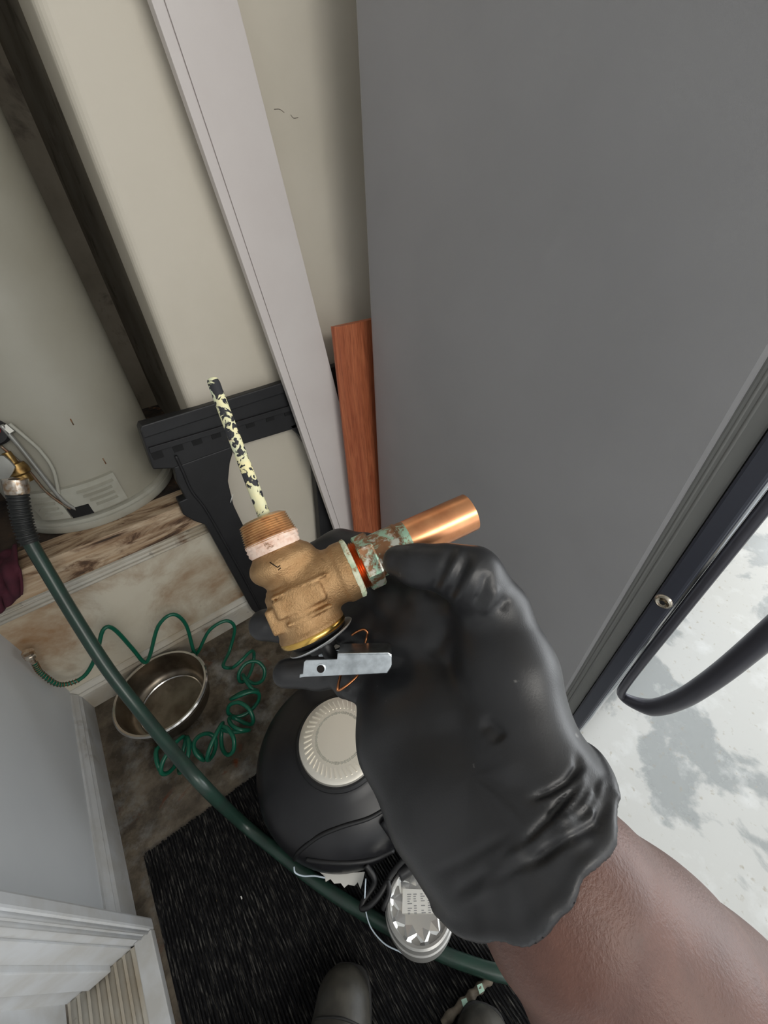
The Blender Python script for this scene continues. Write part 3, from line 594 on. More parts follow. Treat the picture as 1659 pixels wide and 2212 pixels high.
lathe('bottom_ring', [(PR - 0.034, 0.0055), (PR - 0.031, 0.0085), (PR - 0.028, 0.0075), (PR - 0.034, 0.0055)], 'pan_rim', pn, (px_, py_, 0), n=64)
# ribbed doormat: real ribs
bm = bmesh.new(); x0, x1, y0, y1 = -0.352, 0.150, -0.55, 0.475
nr = 84
for i in range(nr):
    a = x0 + (x1 - x0) * i / nr; b = x0 + (x1 - x0) * (i + 0.78) / nr; h = 0.008 + 0.0012 * random.random()
    ys = [y0 + (y1 - y0) * k / 14 for k in range(15)]; wob = [0.0008 * (random.random() - 0.5) for _ in ys]
    rows = []
    for y, wv in zip(ys, wob):
        yy = y + (0.024 * (x1 - a) / (x1 - x0) - 0.012 if y == ys[-1] else 0) + (0.003 * random.random() if y == ys[-1] else 0)
        rows.append([bm.verts.new((a + wv, yy, 0.004)), bm.verts.new((a + 0.001 + wv, yy, h)), bm.verts.new((b - 0.001 + wv, yy, h)), bm.verts.new((b + wv, yy, 0.004))])
    for r0_, r1_ in zip(rows, rows[1:]):
        for k in range(3): bm.faces.new((r0_[k], r1_[k], r1_[k + 1], r0_[k + 1]))
    bm.faces.new(rows[0]); bm.faces.new(rows[-1][::-1])
dm = empty('doormat', ((x0 + x1) / 2, -0.04, 0), 'dark ribbed carpet mat on the concrete under the hose and boots', 'mat')
o = frombm('ribs', bm, 'mat', dm, kind='stuff')
prism('backing', [(x0 - 0.003, y0, 0.0005), (x1 + 0.003, y0, 0.0005), (x1 + 0.003, y1 - 0.010, 0.0005), (x0 - 0.003, y1 + 0.012, 0.0005)], (0, 0, 0.0045), 'mat', dm)
# maroon rag over the ledge
nu, nv = 30, 26; V = []; F = []
for i in range(nu + 1):
    for j in range(nv + 1):
        u = i / nu; v = j / nv; x = -0.402 + 0.125 * u - 0.03 * v * v * u; s = v * 0.17
        if s < 0.07: y = WY + 0.045 - s; z = ZP + 0.012
        else: y = WY - 0.027 - 0.006 * math.sin((s - 0.07) * 20); z = ZP + 0.008 - (s - 0.07) * (0.9 - 0.35 * u)
        f = 0.009 * math.sin(u * 11 + v * 3) + 0.005 * math.sin(u * 23 - v * 5 + 1); z += abs(f) * (1 if s < 0.07 else 0.2); y -= abs(f) * (0.2 if s < 0.07 else 1.2)
        V.append((x, y, z))
for i in range(nu):
    for j in range(nv): a = i * (nv + 1) + j; F.append((a, a + nv + 1, a + nv + 2, a + 1))
rg = make('rag', V, F, 'rag', None, True); md = rg.modifiers.new('thickness', 'SOLIDIFY'); md.thickness = 0.004; md.offset = 1
tag(rg, 'dark maroon cloth rag draped over the platform ledge beside the hose', 'rag')

# ================================================================== BLACK CANISTER
KX, KY = 0.106, 0.340
kc = empty('canister', (KX, KY, 0.0102), 'large black domed canister with a silver slotted cap standing on the mat', 'canister')
lathe('drum', [(0, 0), (0.194, 0), (0.199, 0.008), (0.199, 0.040), (0.199, 0.048), (0, 0.048)], 'rubber', kc, (KX, KY, 0.0102), n=72)
DPROF = [(0.210, 0.055), (0.210, 0.080), (0.206, 0.100), (0.195, 0.122), (0.176, 0.142), (0.148, 0.158), (0.122, 0.168), (0.108, 0.175)]
lathe('dome', [(0.200, 0.044), (0.207, 0.048)] + DPROF + [(0.101, 0.180), (0, 0.181)], 'canister_black', kc, (KX, KY, 0.0102), n=96, smooth=True)
lathe('collar', [(0.100, 0.172), (0.102, 0.176), (0.102, 0.186), (0.097, 0.191), (0.090, 0.191), (0.090, 0.17)], 'rubber', kc, (KX, KY, 0.0102), n=72)
cap = lathe('cap', [(0.0915, 0.182), (0.0925, 0.191), (0.0905, 0.1965), (0.083, 0.1995), (0.055, 0.2005), (0, 0.1995)], 'cap_silver', kc, (KX, KY, 0.0102), n=96)
bm = bmesh.new()
for k in range(44):
    t = 2 * math.pi * k / 44; mt = Matrix.Translation((KX, KY, 0.0102)) @ Matrix.Rotation(t, 4, 'Z') @ Matrix.Translation((0.071, 0, 0.2002)) @ Matrix.Rotation(0.35, 4, 'Z')
    bm_box(bm, (-0.0095, -0.0013, -0.0016), (0.0095, 0.0013, 0.0022), mt)
frombm('cap_ridges', bm, 'cap_silver', cap, kind='stuff')
bm = bmesh.new()
for k in range(130):
    t = 2 * math.pi * k / 130; hgt = random.choice((0.0016, 0.0024, 0.003))
    mt = Matrix.Translation((KX, KY, 0.0102)) @ Matrix.Rotation(t, 4, 'Z') @ Matrix.Translation((0.052, 0, 0.2004))
    bm_box(bm, (-hgt, -0.0007, -0.0004), (hgt, 0.0007, 0.0006), mt)
frombm('stamped_ring', bm, 'tank_trim', cap, kind='stuff')
def dome_hit(px, py, add=0.0):
    d = ray(px, py); best = None
    for t in np.linspace(0.5, 1.4, 1800):
        p = EYE + d * t; r = math.hypot(p[0] - KX, p[1] - KY); z = p[2] - 0.009
        rs = np.interp(z, [q[1] for q in DPROF], [q[0] for q in DPROF]) if 0.055 <= z <= 0.175 else (0.210 if z < 0.055 else -1)
        if r <= rs + add: return p
    return p
seam = [dome_hit(*q, 0.0015) for q in ((636, 1856), (648, 1838), (690, 1806), (740, 1785), (800, 1766), (850, 1735))]
tube('seam', seam, 0.0045, 'rubber', kc, n=8)
flap = [dome_hit(*q, 0.002) for q in ((662, 1856), (700, 1862), (750, 1864), (800, 1858), (850, 1838))]
tube('flap_edge', flap, 0.005, 'rubber', kc, n=8)
p = dome_hit(583, 1815, 0.001); lathe('rivet', [(0.008, 0), (0.008, 0.003), (0.004, 0.005), (0, 0.0055)], 'chrome', kc, p, (p[0] - KX, p[1] - KY, 0.05), n=16)
# bracket, torn paper and string under the dome's front
c0 = hit(790, 1905, 2, 0.075)
brk = tube('bracket', [hit(885, 1845, 2, 0.12), hit(862, 1868, 2, 0.11), hit(845, 1890, 2, 0.10), hit(822, 1930, 2, 0.095), hit(800, 1955, 2, 0.09), hit(782, 1962, 2, 0.085), hit(786, 1945, 2, 0.085), hit(808, 1912, 2, 0.09), hit(806, 1892, 2, 0.10), hit(790, 1868, 2, 0.11)], 0.0055, 'rubber', kc, n=10)
tube('bracket_hook', [hit(838, 1900, 2, 0.10), hit(840, 1930, 2, 0.098), hit(832, 1952, 2, 0.095), hit(828, 1965, 2, 0.09)], 0.005, 'rubber', kc, n=8)
tube('front_arm', [hit(830, 1770, 2, 0.16), hit(872, 1830, 2, 0.14), hit(900, 1850, 2, 0.115), hit(893, 1868, 2, 0.10), hit(862, 1890, 2, 0.095)], 0.012, 'canister_black', kc, n=12)
pts = [(688, 1876), (700, 1870), (740, 1882), (788, 1878), (784, 1896), (779, 1915), (773, 1900), (766, 1908), (752, 1905), (744, 1912), (736, 1902), (722, 1903), (714, 1893), (704, 1899), (702, 1888)]
prism('torn_paper', [hit(px, py + 6, 2, 0.050) for px, py in pts], (0, 0, 0.005), 'white_paper', kc)
st = tube('tie_string', [hit(635, 1872, 2, 0.07), hit(638, 1885, 2, 0.065), hit(655, 1892, 2, 0.06), hit(680, 1892, 2, 0.06), hit(702, 1896, 2, 0.06)], 0.0016, 'string', kc, n=6)
tube('tie_string', [hit(790, 1898, 2, 0.10), hit(788, 1940, 2, 0.09), hit(790, 1968, 2, 0.05), hit(802, 2005, 2, 0.035), hit(830, 2038, 2, 0.034), hit(862, 2055, 2, 0.034), hit(880, 2066, 2, 0.034), hit(882, 2060, 2, 0.034)], 0.0013, 'string', kc, n=6)
# ================================================================== SILVER TIN
tc = hit(905, 1952, 2, 0.10); tax = np.array([0.16, 0.26, 1.0]); tax /= np.linalg.norm(tax)
tb = tc - tax * 0.062
tn = empty('silver_tin', tuple(tb), 'round silver tin with ribbed rim and petal-shaped shiny inside lying on the hose', 'tin')
TR = 0.066
lathe('shell', [(0, 0), (TR - 0.008, 0), (TR - 0.006, 0.010), (TR - 0.004, 0.012), (TR - 0.004, 0.020), (TR - 0.002, 0.022), (TR - 0.002, 0.032), (TR, 0.034), (TR, 0.044), (TR - 0.002, 0.046), (TR - 0.003, 0.058), (TR - 0.006, 0.0605), (TR - 0.010, 0.060), (TR - 0.011, 0.052), (0, 0.052)], 'tin_rim', tn, tb, tax, n=64)
u, v_, a_ = frame_from(tax); V = []; F = []; n = 20
for i, (r, h) in enumerate(((TR - 0.010, 0.058), (0.050, 0.0515), (0.030, 0.0535), (0.0, 0.0535))):
    for k in range(n):
        t = 2 * math.pi * k / n; odd = k % 2
        hh = h + ((0.004 if odd else -0.004) if i == 1 else 0); rr = r + ((0.0 if odd else 0.008) if i == 2 else 0)
        V.append(tb + a_ * hh + (u * math.cos(t) + v_ * math.sin(t)) * rr)
for i in range(3):
    for k in range(n):
        q_ = (i * n + k, i * n + (k + 1) % n, (i + 1) * n + (k + 1) % n, (i + 1) * n + k)
        F += [(q_[0], q_[1], q_[2]), (q_[0], q_[2], q_[3])] if k % 2 else [(q_[0], q_[1], q_[3]), (q_[1], q_[2], q_[3])]
rf = make('petal_dish', V, F, 'tin', tn, False)
E1 = ROT[:, 0] - a_ * (ROT[:, 0] @ a_); E1 /= np.linalg.norm(E1); E2 = np.cross(a_, E1); lc = tb + a_ * 0.0545
prism('label', [lc + E1 * x + E2 * y for x, y in ((-0.033, -0.010), (0.034, -0.012), (0.034, 0.022), (-0.030, 0.026))], a_ * 0.0006, 'white_paper', tn)
bm = bmesh.new()
Mx = Matrix([[E1[i], E2[i], a_[i], lc[i]] for i in range(3)] + [[0, 0, 0, 1]])
for cxx in (-0.022, -0.010, 0.004, 0.017):
    for k in range(9):
        ww = random.uniform(0.004, 0.009)
        if random.random() < 0.85: bm_box(bm, (cxx, 0.016 - k * 0.0034, 0.0005), (cxx + ww, 0.0174 - k * 0.0034, 0.0009), Mx)
frombm('label_print', bm, 'ink', tn, kind='stuff')
# ================================================================== SMALL LITTER
sk = tube('stick', [hit(1060, 2112, 2, 0.016), hit(1030, 2140, 2, 0.017), hit(1000, 2168, 2, 0.016), hit(955, 2212, 2, 0.016)], lambda t: 0.007 + 0.0015 * math.sin(t * 30), 'stick', None, n=9)
tag(sk, 'grey weathered stick with pale green flecks lying across the mat edge', 'stick')
for (px, py) in ((1038, 2136), (1004, 2168)):
    p = hit(px, py, 2, 0.0235); prism('green_fleck', [p + np.array(q) for q in ((-0.006, -0.003, 0), (0.004, -0.006, 0), (0.007, 0.003, 0), (-0.002, 0.007, 0))], (0, 0, 0.0012), 'green_flake', sk)
for (px, py, lab) in ((1010, 1992, 'pale green paint flake lying beside the silver tin'), (522, 1939, 'tiny white paint chip lying on the mat left of the hose')):
    p = hit(px, py, 2, 0.0096); s = 0.006 if px > 900 else 0.0022
    tag(prism('paint_flake', [p + np.array(q) * s for q in ((-0.5, -1.4, 0), (0.5, -0.9, 0), (0.3, 1.2, 0), (-0.6, 1.5, 0))], (0, 0, 0.001), 'green_flake' if px > 900 else 'white_paper'), lab, 'flake')

# ================================================================== RELIEF VALVE (held in the hand)
VD = 0.200; S = VD / FPX
ta = np.array([0.403, 0.915, 0.0]); ta /= np.linalg.norm(ta)
yaw = math.radians(9)
sa0 = np.array([ta[1], -ta[0], 0]); sa = sa0 * math.cos(yaw) + np.array([0, 0, 1]) * math.sin(yaw); za = np.cross(sa, ta)   # za points away from the lens
O = pd(567, 1121, VD)
def vc(s, t, z=0.0): return O + S * (sa * s + ta * t + za * z)            # valve units -> lens frame, metres
def vw(s, t, z=0.0): return cam2w(vc(s, t, z))
sW, tW, zW = ROT @ sa, ROT @ ta, ROT @ za
if zW @ (ROT @ np.array([0, 0, 1.0])) < 0: za = -za; zW = -zW
base = vw(5, 170)
va = empty('relief_valve', tuple(base), 'bronze water heater relief valve with flaking probe held in the gloved hand', 'valve')
def vl(name, prof, mat, parent, s=0, t=0, z=0, axis='t', n=48, wob=None, smooth='auto'):
    return lathe(name, [(r * S, h * S) for r, h in prof], mat, parent, vw(s, t, z), {'t': tW, 's': sW}[axis], n, smooth, wob=wob)
# cast body
q = SDF(vc(0, 0) - 0.05, vc(60, 200) + 0.055, 0.0009)
c = lambda s, t, z=0: vc(s, t, z)
q.cyl(c(0, 62), c(0, 146), 50 * S, 0.001, 0.002)
q.ell(c(-8, 106, -3), (62 * S, 41 * S, 64 * S), np.array([sa, ta, za]), 0.0025)
q.ell(c(26, 104), (50 * S, 36 * S, 52 * S), np.array([sa, ta, za]), 0.003)
q.cyl(c(2, 156), c(3, 262), 65 * S, 0.0022, 0.0018, 70 * S)
q.cyl(c(0, 174), c(126, 178), 63 * S, 0.002, 0.005)
q.cyl(c(104, 178), c(132, 178), 67 * S, 0.0008, 0.002)
q.cyl(c(2, 148), c(2, 158), 58 * S, 0.001, 0.0015)
q.rbox(c(10, 186, -58), (52 * S, 20 * S, 12 * S), np.array([sa, ta, za]), 0.001, 0.0012)
q.rbox(c(-48, 206, -40), (16 * S, 27 * S, 18 * S), np.array([sa, ta, za]), 0.001, 0.0012)
q.rbox(c(18, 222, -62), (48 * S, 4 * S, 8 * S), np.array([sa, ta, za]), 0.0004, 0.001)
q.rbox(c(20, 160, -58), (60 * S, 3.0 * S, 10 * S), np.array([sa, ta, za]), 0.0004, 0.001)
q.cyl(c(3, 254), c(3, 262), 73 * S, 0.001, 0.002)
Vv, Ff = q.nets(); Vv = smooth_verts(Vv, Ff, 1, 0.4)
bd = quads('body', cam2w(Vv), Ff, 'bronze', va)
prof = [(0, 0), (40, 0), (42, -2)]
for k in range(10): h = 1 + k * 5.0; r = 50.5 + k * 0.75; prof += [(r - 3, h), (r + 1.6, h + 2.4), (r - 3, h + 5.0)]
prof += [(52, 62), (0, 62)]
tm = vl('inlet_thread', prof, 'bronze_thread', va, n=56)
vl('thread_sealant', [(50, 43), (57.0, 46), (58.0, 50), (56.5, 54), (58, 58), (55.5, 62), (56, 67), (54, 74), (48, 73)], 'sealant', tm, n=64, wob=lambda t, h: 1 + 0.014 * math.sin(5 * t + h * 900) + 0.010 * math.sin(13 * t + h * 2500) + 0.008 * math.sin(29 * t))
vl('bore', [(0, -0.5), (38, -0.5), (38, -2.2), (0, -2.2)], 'dark_slot', tm)
pr = tube('probe', [vw(5, 20), vw(8, -40), vw(13, -150), vw(19, -270), vw(21.5, -312), vw(22, -325)], lambda t: (13.8 - 1.0 * t if t < 0.8 else 13.0 * math.sqrt(max(0.02, 1 - ((t - 0.8) / 0.2) ** 2))) * S, 'probe', va, n=18, per=10)
# marks cast on the bulge
for (s0_, t0_, s1_, t1_) in ((-12, 92, -2, 108), (-2, 108, 4, 106), (-3, 113, 3, 111)):
    tube('cast_mark', [vw(s0_, t0_, -65.5), vw((s0_ + s1_) / 2, (t0_ + t1_) / 2, -66.8), vw(s1_, t1_, -66.5)], 1.0 * S, 'screw_dark', bd, n=6, per=1)
vl('brass_ring', [(60, 0), (72, 0), (73.5, 2), (73.5, 8), (71, 12), (60, 12)], 'brass_ring', va, 3, 260)
vl('port_sealant', [(50, -3), (66, -4), (67.5, -1), (67, 4), (62, 8), (56, 9), (50, 8)], 'sealant_green', bd, 133, 178, 0, 's', 64, wob=lambda t, h: 1 + 0.016 * math.sin(7 * t) + 0.014 * math.sin(17 * t + h * 1500))
prof = [(40, 0)]
for k in range(5): prof += [(51, k * 4.6), (55.5, k * 4.6 + 2.2), (51, k * 4.6 + 4.6)]
prof += [(40, 24)]
ad = vl('adapter_thread', prof, 'copper', va, 136, 178, 0, 's')
hexr = 63
vl('hex_collar', [(40, 0), (hexr - 4, 0), (hexr, 3), (hexr, 32), (hexr - 4, 36), (40, 36)], 'patina', ad, 155, 178, 0, 's', 6, smooth=False)
vl('solder_cup', [(44, 0), (49.5, 1), (50.5, 30), (49.5, 58), (51, 60), (51, 66), (44.5, 67)], 'patina', ad, 189, 175, 0, 's')
pi = vl('copper_pipe', [(42, 0), (46, 0), (45.5, 150), (45, 186), (41.5, 186), (41.5, 100), (41.5, 0)], 'copper', va, 248, 173, 0, 's', 64)
vl('pipe_patina', [(44, 0), (46.4, 1), (46.3, 26), (44, 27)], 'patina', pi, 248, 173, 0, 's', 64, wob=lambda t, h: 1.0 + 0.004 * math.sin(9 * t))
# bonnet, washer and test lever
vl('bonnet', [(0, 0), (62, 0), (64, 6), (58, 14), (40, 22), (32, 28), (30, 40), (0, 40)], 'rubber', va, 8, 270)
wax = tW + sW * 0.10; wax /= np.linalg.norm(wax)
lathe('washer', [(0, 0), (70 * S, -3 * S), (74 * S, -5 * S), (75 * S, -3.5 * S), (70 * S, 0), (38 * S, 5 * S), (30 * S, 12 * S), (0, 12 * S)], 'washer', va, vw(14, 288), wax, 56)
hX, hY, hZ = ROT[:, 0], ROT[:, 1], ROT[:, 2]
def lv(px, py, dz): return cam2w(pd(px, py, VD) * (1 + 0) + np.array([0, 0, dz]))
def lvd(px, py, dz):
    d_ = VD + dz; return cam2w(pd(px, py, VD) + np.array([0, 0, dz]))
le = prism('test_lever', [lvd(px, py, -0.016) for px, py in ((670, 1405), (674, 1401), (736, 1399), (737, 1388), (838, 1386), (845, 1392), (844, 1414), (836, 1427), (672, 1434), (661, 1436), (662, 1429), (668, 1428))], tuple(hZ * 0.0012), 'zinc', va, 0.0004)
prism('lever_flange', [lvd(px, py, -0.016) for px, py in ((737, 1387), (838, 1385), (845, 1389), (845, 1393), (838, 1391), (737, 1393))], tuple(hZ * 0.014), 'zinc', le, 0.0005)
prism('lever_end', [lvd(px, py, -0.0158) for px, py in ((838, 1386), (845, 1391), (845, 1412), (840, 1412))], tuple(hZ * 0.013), 'zinc', le, 0.0004)
prism('lever_back', [lvd(px, py, -0.003) for px, py in ((690, 1402), (738, 1399), (738, 1388), (840, 1386), (840, 1412), (690, 1414))], tuple(hZ * 0.0012), 'zinc', le, 0.0004)
lathe('pivot_pin', [(0, -0.0008), (0.0019, -0.0008), (0.0019, 0.0004), (0, 0.0004)], 'screw_dark', le, lvd(704, 1417, -0.0162), tuple(-hZ), n=16)
lathe('pivot_eye', [(0.0017, -0.0006), (0.0024, -0.0006), (0.0024, 0.0002), (0.0017, 0.0004)], 'zinc', le, lvd(704, 1417, -0.0162), tuple(-hZ), n=20)
W = lambda px, py, dz=0.004: lvd(px, py, dz)
tube('stem', [W(700, 1380, -0.004), W(712, 1400, -0.004), W(720, 1418, -0.004)], 0.0035, 'rubber', va, n=10, per=2)
tube('tag_wire', [W(758, 1378), W(770, 1370), W(785, 1365), W(793, 1372), W(790, 1388), W(784, 1410, 0.0), W(780, 1430, -0.006), W(775, 1441, -0.010), W(756, 1455, -0.013), W(738, 1464, -0.014), W(737, 1456, -0.013), W(743, 1430, -0.004), W(748, 1405, 0.0)], 0.0007, 'copper_wire', va, n=7)

# ================================================================== PERSON: forearm, glove, boots
def hd_(px, py, dep, rpx): return (pd(px, py, dep), rpx * dep / FPX)
allp = []
cuff_c = pd(1180, 1878, 0.136) - 0.009 * (lambda v: v / np.linalg.norm(v))(pd(1370, 2100, 0.140) - pd(1100, 1760, 0.146))
arm_ax = pd(1370, 2100, 0.140) - pd(1100, 1760, 0.146); arm_ax /= np.linalg.norm(arm_ax)
lo = np.array([-0.09, 0.0, 0.085]); hi = np.array([0.105, 0.168, 0.275])
g = SDF(lo, hi, 0.00075)
H_ = hd_
# palm block
g.chain([H_(925, 1415, .200, 62), H_(985, 1560, .178, 108), H_(1080, 1730, .154, 140), H_(1175, 1860, .140, 165)], 0.010)
g.chain([H_(826, 1488, .203, 60), H_(872, 1600, .180, 90), H_(958, 1735, .157, 112), H_(1058, 1850, .147, 122), H_(1130, 1935, .140, 130)], 0.012)
g.chain([H_(1062, 1330, .176, 78), H_(1100, 1450, .166, 92), H_(1128, 1590, .156, 96), H_(1165, 1690, .149, 105), H_(1215, 1770, .143, 125), H_(1275, 1860, .138, 140)], 0.010)
g.cone(*H_(1175, 1860, .140, 170), *H_(1240, 1955, .137, 195), 0.012)
g.chain([H_(1070, 1390, .178, 66), H_(985, 1370, .196, 60), H_(900, 1375, .206, 56)], 0.010)
g.chain([H_(1000, 1320, .190, 52), H_(930, 1300, .205, 50), H_(865, 1285, .222, 46)], 0.008)
g.ell(pd(1318, 1738, .139), (0.006, 0.0045, 0.009), k=0.004); g.ell(pd(1272, 1692, .144), (0.004, 0.006, 0.008), k=0.004); g.cone(*H_(1300, 1730, .135, 22), *H_(1225, 1800, .122, 20), 0.004)
# thumb
g.chain([H_(1070, 1320, .174, 70), H_(1018, 1248, .170, 66), H_(965, 1228, .172, 50), H_(905, 1222, .177, 44), H_(862, 1213, .182, 36)], 0.005)
# index finger behind the outlet, hooked round it
g.chain([H_(905, 1370, .208, 58), H_(850, 1300, .222, 50), H_(790, 1205, .244, 50), H_(735, 1190, .250, 44), H_(690, 1204, .248, 38)], 0.006)
# middle finger
g.chain([H_(870, 1400, .208, 52), H_(790, 1360, .224, 46), H_(700, 1338, .236, 42), H_(620, 1346, .232, 38), H_(572, 1350, .228, 34)], 0.005)
g.cone(*H_(800, 1350, .226, 44), *H_(806, 1278, .236, 46), 0.006); g.cone(*H_(760, 1330, .236, 40), *H_(770, 1250, .246, 42), 0.006)
# ring finger
g.chain([H_(845, 1450, .208, 48), H_(760, 1440, .212, 42), H_(690, 1450, .218, 36), H_(620, 1454, .215, 31)], 0.004)
# little finger, folded under the lever
g.chain([H_(830, 1492, .203, 46), H_(764, 1480, .203, 30), H_(748, 1480, .209, 26), H_(790, 1452, .216, 26)], 0.0025)
g.halfspace(cuff_c, arm_ax)
Vg, Fg = g.nets(); Vg = smooth_verts(Vg, Fg, 9, 0.5)
Ng = vnormals(Vg, Fg)
pxg = CX + FPX * Vg[:, 0] / Vg[:, 2]; pyg = CY + FPX * Vg[:, 1] / Vg[:, 2]
def polyd(pts):
    best = np.full(len(Vg), 1e9); par = np.zeros(len(Vg)); L_ = [math.hypot(q[0] - p[0], q[1] - p[1]) for p, q in zip(pts, pts[1:])]; T_ = sum(L_); acc = 0
    for (x0_, y0_), (x1_, y1_), l_ in zip(pts, pts[1:], L_):
        dx, dy = x1_ - x0_, y1_ - y0_; t = np.clip(((pxg - x0_) * dx + (pyg - y0_) * dy) / (dx * dx + dy * dy), 0, 1)
        dd_ = np.hypot(pxg - x0_ - t * dx, pyg - y0_ - t * dy); m = dd_ < best; best[m] = dd_[m]; par[m] = ((acc + t * l_) / T_)[m]; acc += l_
    return best, np.clip(np.minimum(par, 1 - par) * 4 + 0.12, 0, 1)
front = np.clip(-(Ng * (Vg / np.linalg.norm(Vg, axis=1)[:, None])).sum(1) * 3 + 0.3, 0, 1)
disp = np.zeros(len(Vg))
creases = [  # (points, width px, depth m): minus = groove, plus = ridge
    ([(985, 1172), (962, 1215), (940, 1262), (930, 1290)], 8, -0.0011), ([(1000, 1178), (978, 1225), (952, 1285)], 7, 0.0010),
    ([(1018, 1190), (995, 1235), (965, 1300)], 8, -0.0012), ([(1035, 1205), (1010, 1258), (972, 1318)], 7, 0.0009),
    ([(1055, 1232), (1040, 1285), (1020, 1310)], 8, -0.0012), ([(1072, 1262), (1066, 1295), (1040, 1330)], 8, 0.0010), ([(1095, 1290), (1080, 1318)], 8, -0.0010),
    ([(1240, 1630), (1246, 1660), (1225, 1690), (1190, 1712), (1140, 1728)], 6, -0.0016), ([(1250, 1655), (1248, 1685), (1215, 1712), (1160, 1735)], 6, 0.0008),
    ([(1255, 1690), (1225, 1725), (1180, 1775), (1120, 1835)], 7, -0.0016), ([(1262, 1670), (1258, 1692), (1238, 1725), (1205, 1768), (1212, 1778), (1250, 1752), (1275, 1715), (1292, 1690)], 5, 0.0014),
    ([(1290, 1682), (1282, 1720), (1262, 1750), (1225, 1772)], 6, -0.0014), ([(1295, 1685), (1288, 1715), (1270, 1745), (1275, 1772), (1285, 1765)], 5, 0.0013),
    ([(1312, 1722), (1300, 1745), (1270, 1785), (1205, 1835), (1130, 1880)], 7, -0.0015), ([(1316, 1712), (1330, 1720), (1345, 1745)], 6, 0.0010), ([(1200, 1768), (1150, 1815), (1090, 1862)], 7, 0.0008),
    ([(1230, 1800), (1150, 1860), (1040, 1925)], 8, -0.0010), ([(1180, 1850), (1080, 1905), (1000, 1950)], 8, 0.0007), ([(1100, 1800), (1000, 1860), (930, 1890)], 10, -0.0006), ([(1060, 1880), (980, 1930)], 8, -0.0008),
    ([(1040, 1560), (1065, 1572), (1085, 1600)], 13, -0.0020), ([(960, 1330), (955, 1370), (930, 1420)], 16, -0.0018), ([(1000, 1520), (1090, 1650), (1110, 1700)], 26, 0.0010),
    ([(735, 1470), (770, 1500)], 7, -0.0012), ([(745, 1500), (765, 1480)], 5, 0.0008), ([(700, 1425), (690, 1475)], 7, -0.0010), ([(560, 1325), (556, 1365)], 4, -0.0004)]
for pts, wdt, amp in creases:
    dd_, tp_ = polyd(pts); disp += amp * tp_ * np.exp(-(dd_ / (wdt + 2.5)) ** 2)
# loose rubber near the cuff, and a rolled hem
dc = (Vg - cuff_c) @ arm_ax; uu, v2, _ = frame_from(arm_ax); rel = Vg - cuff_c; ang = np.arctan2(rel @ v2, rel @ uu)
near = np.clip(1 + dc / 0.035, 0, 1)
disp_c = near * (0.0010 + 0.0004 * np.sin(ang * 7 + dc * 90) + 0.0002 * np.sin(ang * 16 - dc * 150 + 1))
hem = 0.0018 * np.exp(-((dc + 0.002) / 0.0022) ** 2) * (np.abs(Ng @ arm_ax) < 0.7)
Vg = Vg + Ng * (disp * front * 1.05 + disp_c + hem * 0.7)[:, None]
Vg = Vg + arm_ax * (np.clip(1 + dc / 0.012, 0, 1) * (0.0016 * np.sin(ang * 4 + 0.6) + 0.0010 * np.sin(ang * 9)))[:, None]
Vg = smooth_verts(Vg, Fg, 2, 0.5)
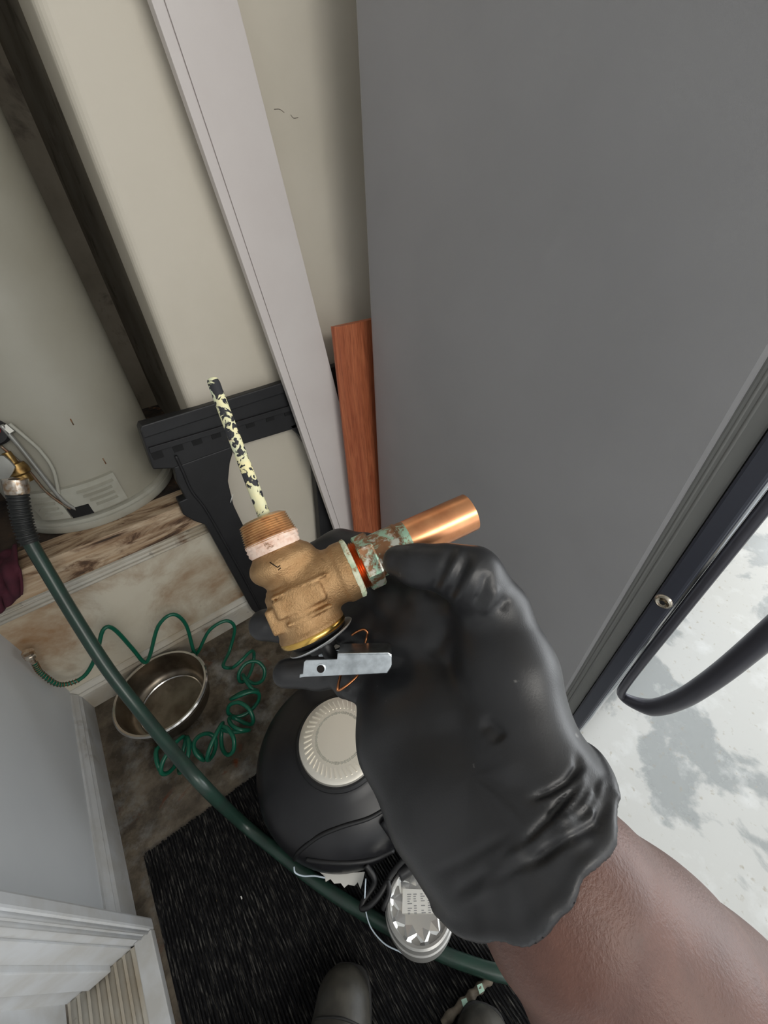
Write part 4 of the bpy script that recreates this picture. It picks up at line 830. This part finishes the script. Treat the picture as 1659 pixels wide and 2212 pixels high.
# the visible arm: one continuous skin from inside the glove to beyond the elbow
a = SDF(np.array([-0.02, 0.04, -0.02]), np.array([0.36, 0.34, 0.24]), 0.002)
a.chain([H_(985, 1590, .172, 60), H_(1090, 1740, .152, 110), H_(1165, 1850, .140, 140), H_(1215, 1920, .138, 178), H_(1365, 2100, .139, 226), H_(1500, 2270, .143, 268)], 0.012)
e0 = pd(1500, 2270, .143); e1 = e0 + np.array([0.085, 0.085, -0.02]); e2 = e1 + np.array([0.03, 0.03, -0.02])
a.cone(e0, 268 * .143 / FPX, e1, 0.044, 0.01); a.cone(e1, 0.044, e2, 0.042, 0.01)
Va, Fa = a.nets(); Va = smooth_verts(Va, Fa, 2, 0.5)
person = quads('person', cam2w(Va), Fa, 'skin', None)
tag(person, 'person reaching in with a bare brown forearm and a black glove, holding the bronze valve', 'person')
gl = quads('glove', cam2w(Vg), Fg, 'glove', person); gl['label'] = 'black nitrile glove'
# boots
def boot(toe, ang_, z0=0.0095):
    ca, sa_ = math.cos(ang_), math.sin(ang_)
    def bw(l, w_, z): return np.array([toe[0] + ca * l - sa_ * w_, toe[1] + sa_ * l + ca * w_, z0 + z])
    b = SDF(np.minimum(bw(-0.3, 0, 0), bw(0.02, 0, 0)) - 0.09, np.maximum(bw(-0.3, 0, 0), bw(0.02, 0, 0)) + np.array([0.09, 0.09, 0.32]), 0.0032)
    b.cone(bw(-0.048, 0.004, 0.050), 0.047, bw(-0.10, 0, 0.056), 0.054, 0.01); b.cone(bw(-0.10, 0, 0.052), 0.052, bw(-0.24, 0, 0.06), 0.042, 0.012)
    b.cone(bw(-0.10, 0, 0.07), 0.036, bw(-0.2, 0, 0.13), 0.044, 0.02); b.cone(bw(-0.22, 0, 0.08), 0.045, bw(-0.225, 0, 0.24), 0.052, 0.02)
    b.halfspace(bw(0, 0, 0.02), (0, 0, -1)); b.halfspace(bw(0, 0, 0.25), (0, 0, 1))
    V_, F_ = b.nets(); V_ = smooth_verts(V_, F_, 2); o_ = quads('boot', V_, F_, 'boot', person)
    out_ = []
    for k in range(40):
        t = 2 * math.pi * k / 40; l = -0.145 + 0.146 * math.cos(t); out_.append(bw(l, (0.053 + 0.008 * math.cos(t - 0.6)) * math.copysign(abs(math.sin(t)) ** 0.6, math.sin(t)), 0.001))
    prism('sole', out_, (0, 0, 0.024), 'sole', o_, 0.003)
    tube('toe_seam', [bw(-0.075, -0.050, 0.04), bw(-0.066, -0.037, 0.085), bw(-0.060, 0, 0.1015), bw(-0.066, 0.040, 0.085), bw(-0.075, 0.052, 0.04)], 0.002, 'sole', o_, n=6)
    return o_
bang = math.atan2(0.70, 0.71)
boot((-0.072, 0.062), bang); boot((0.088, -0.125), bang - 0.1)
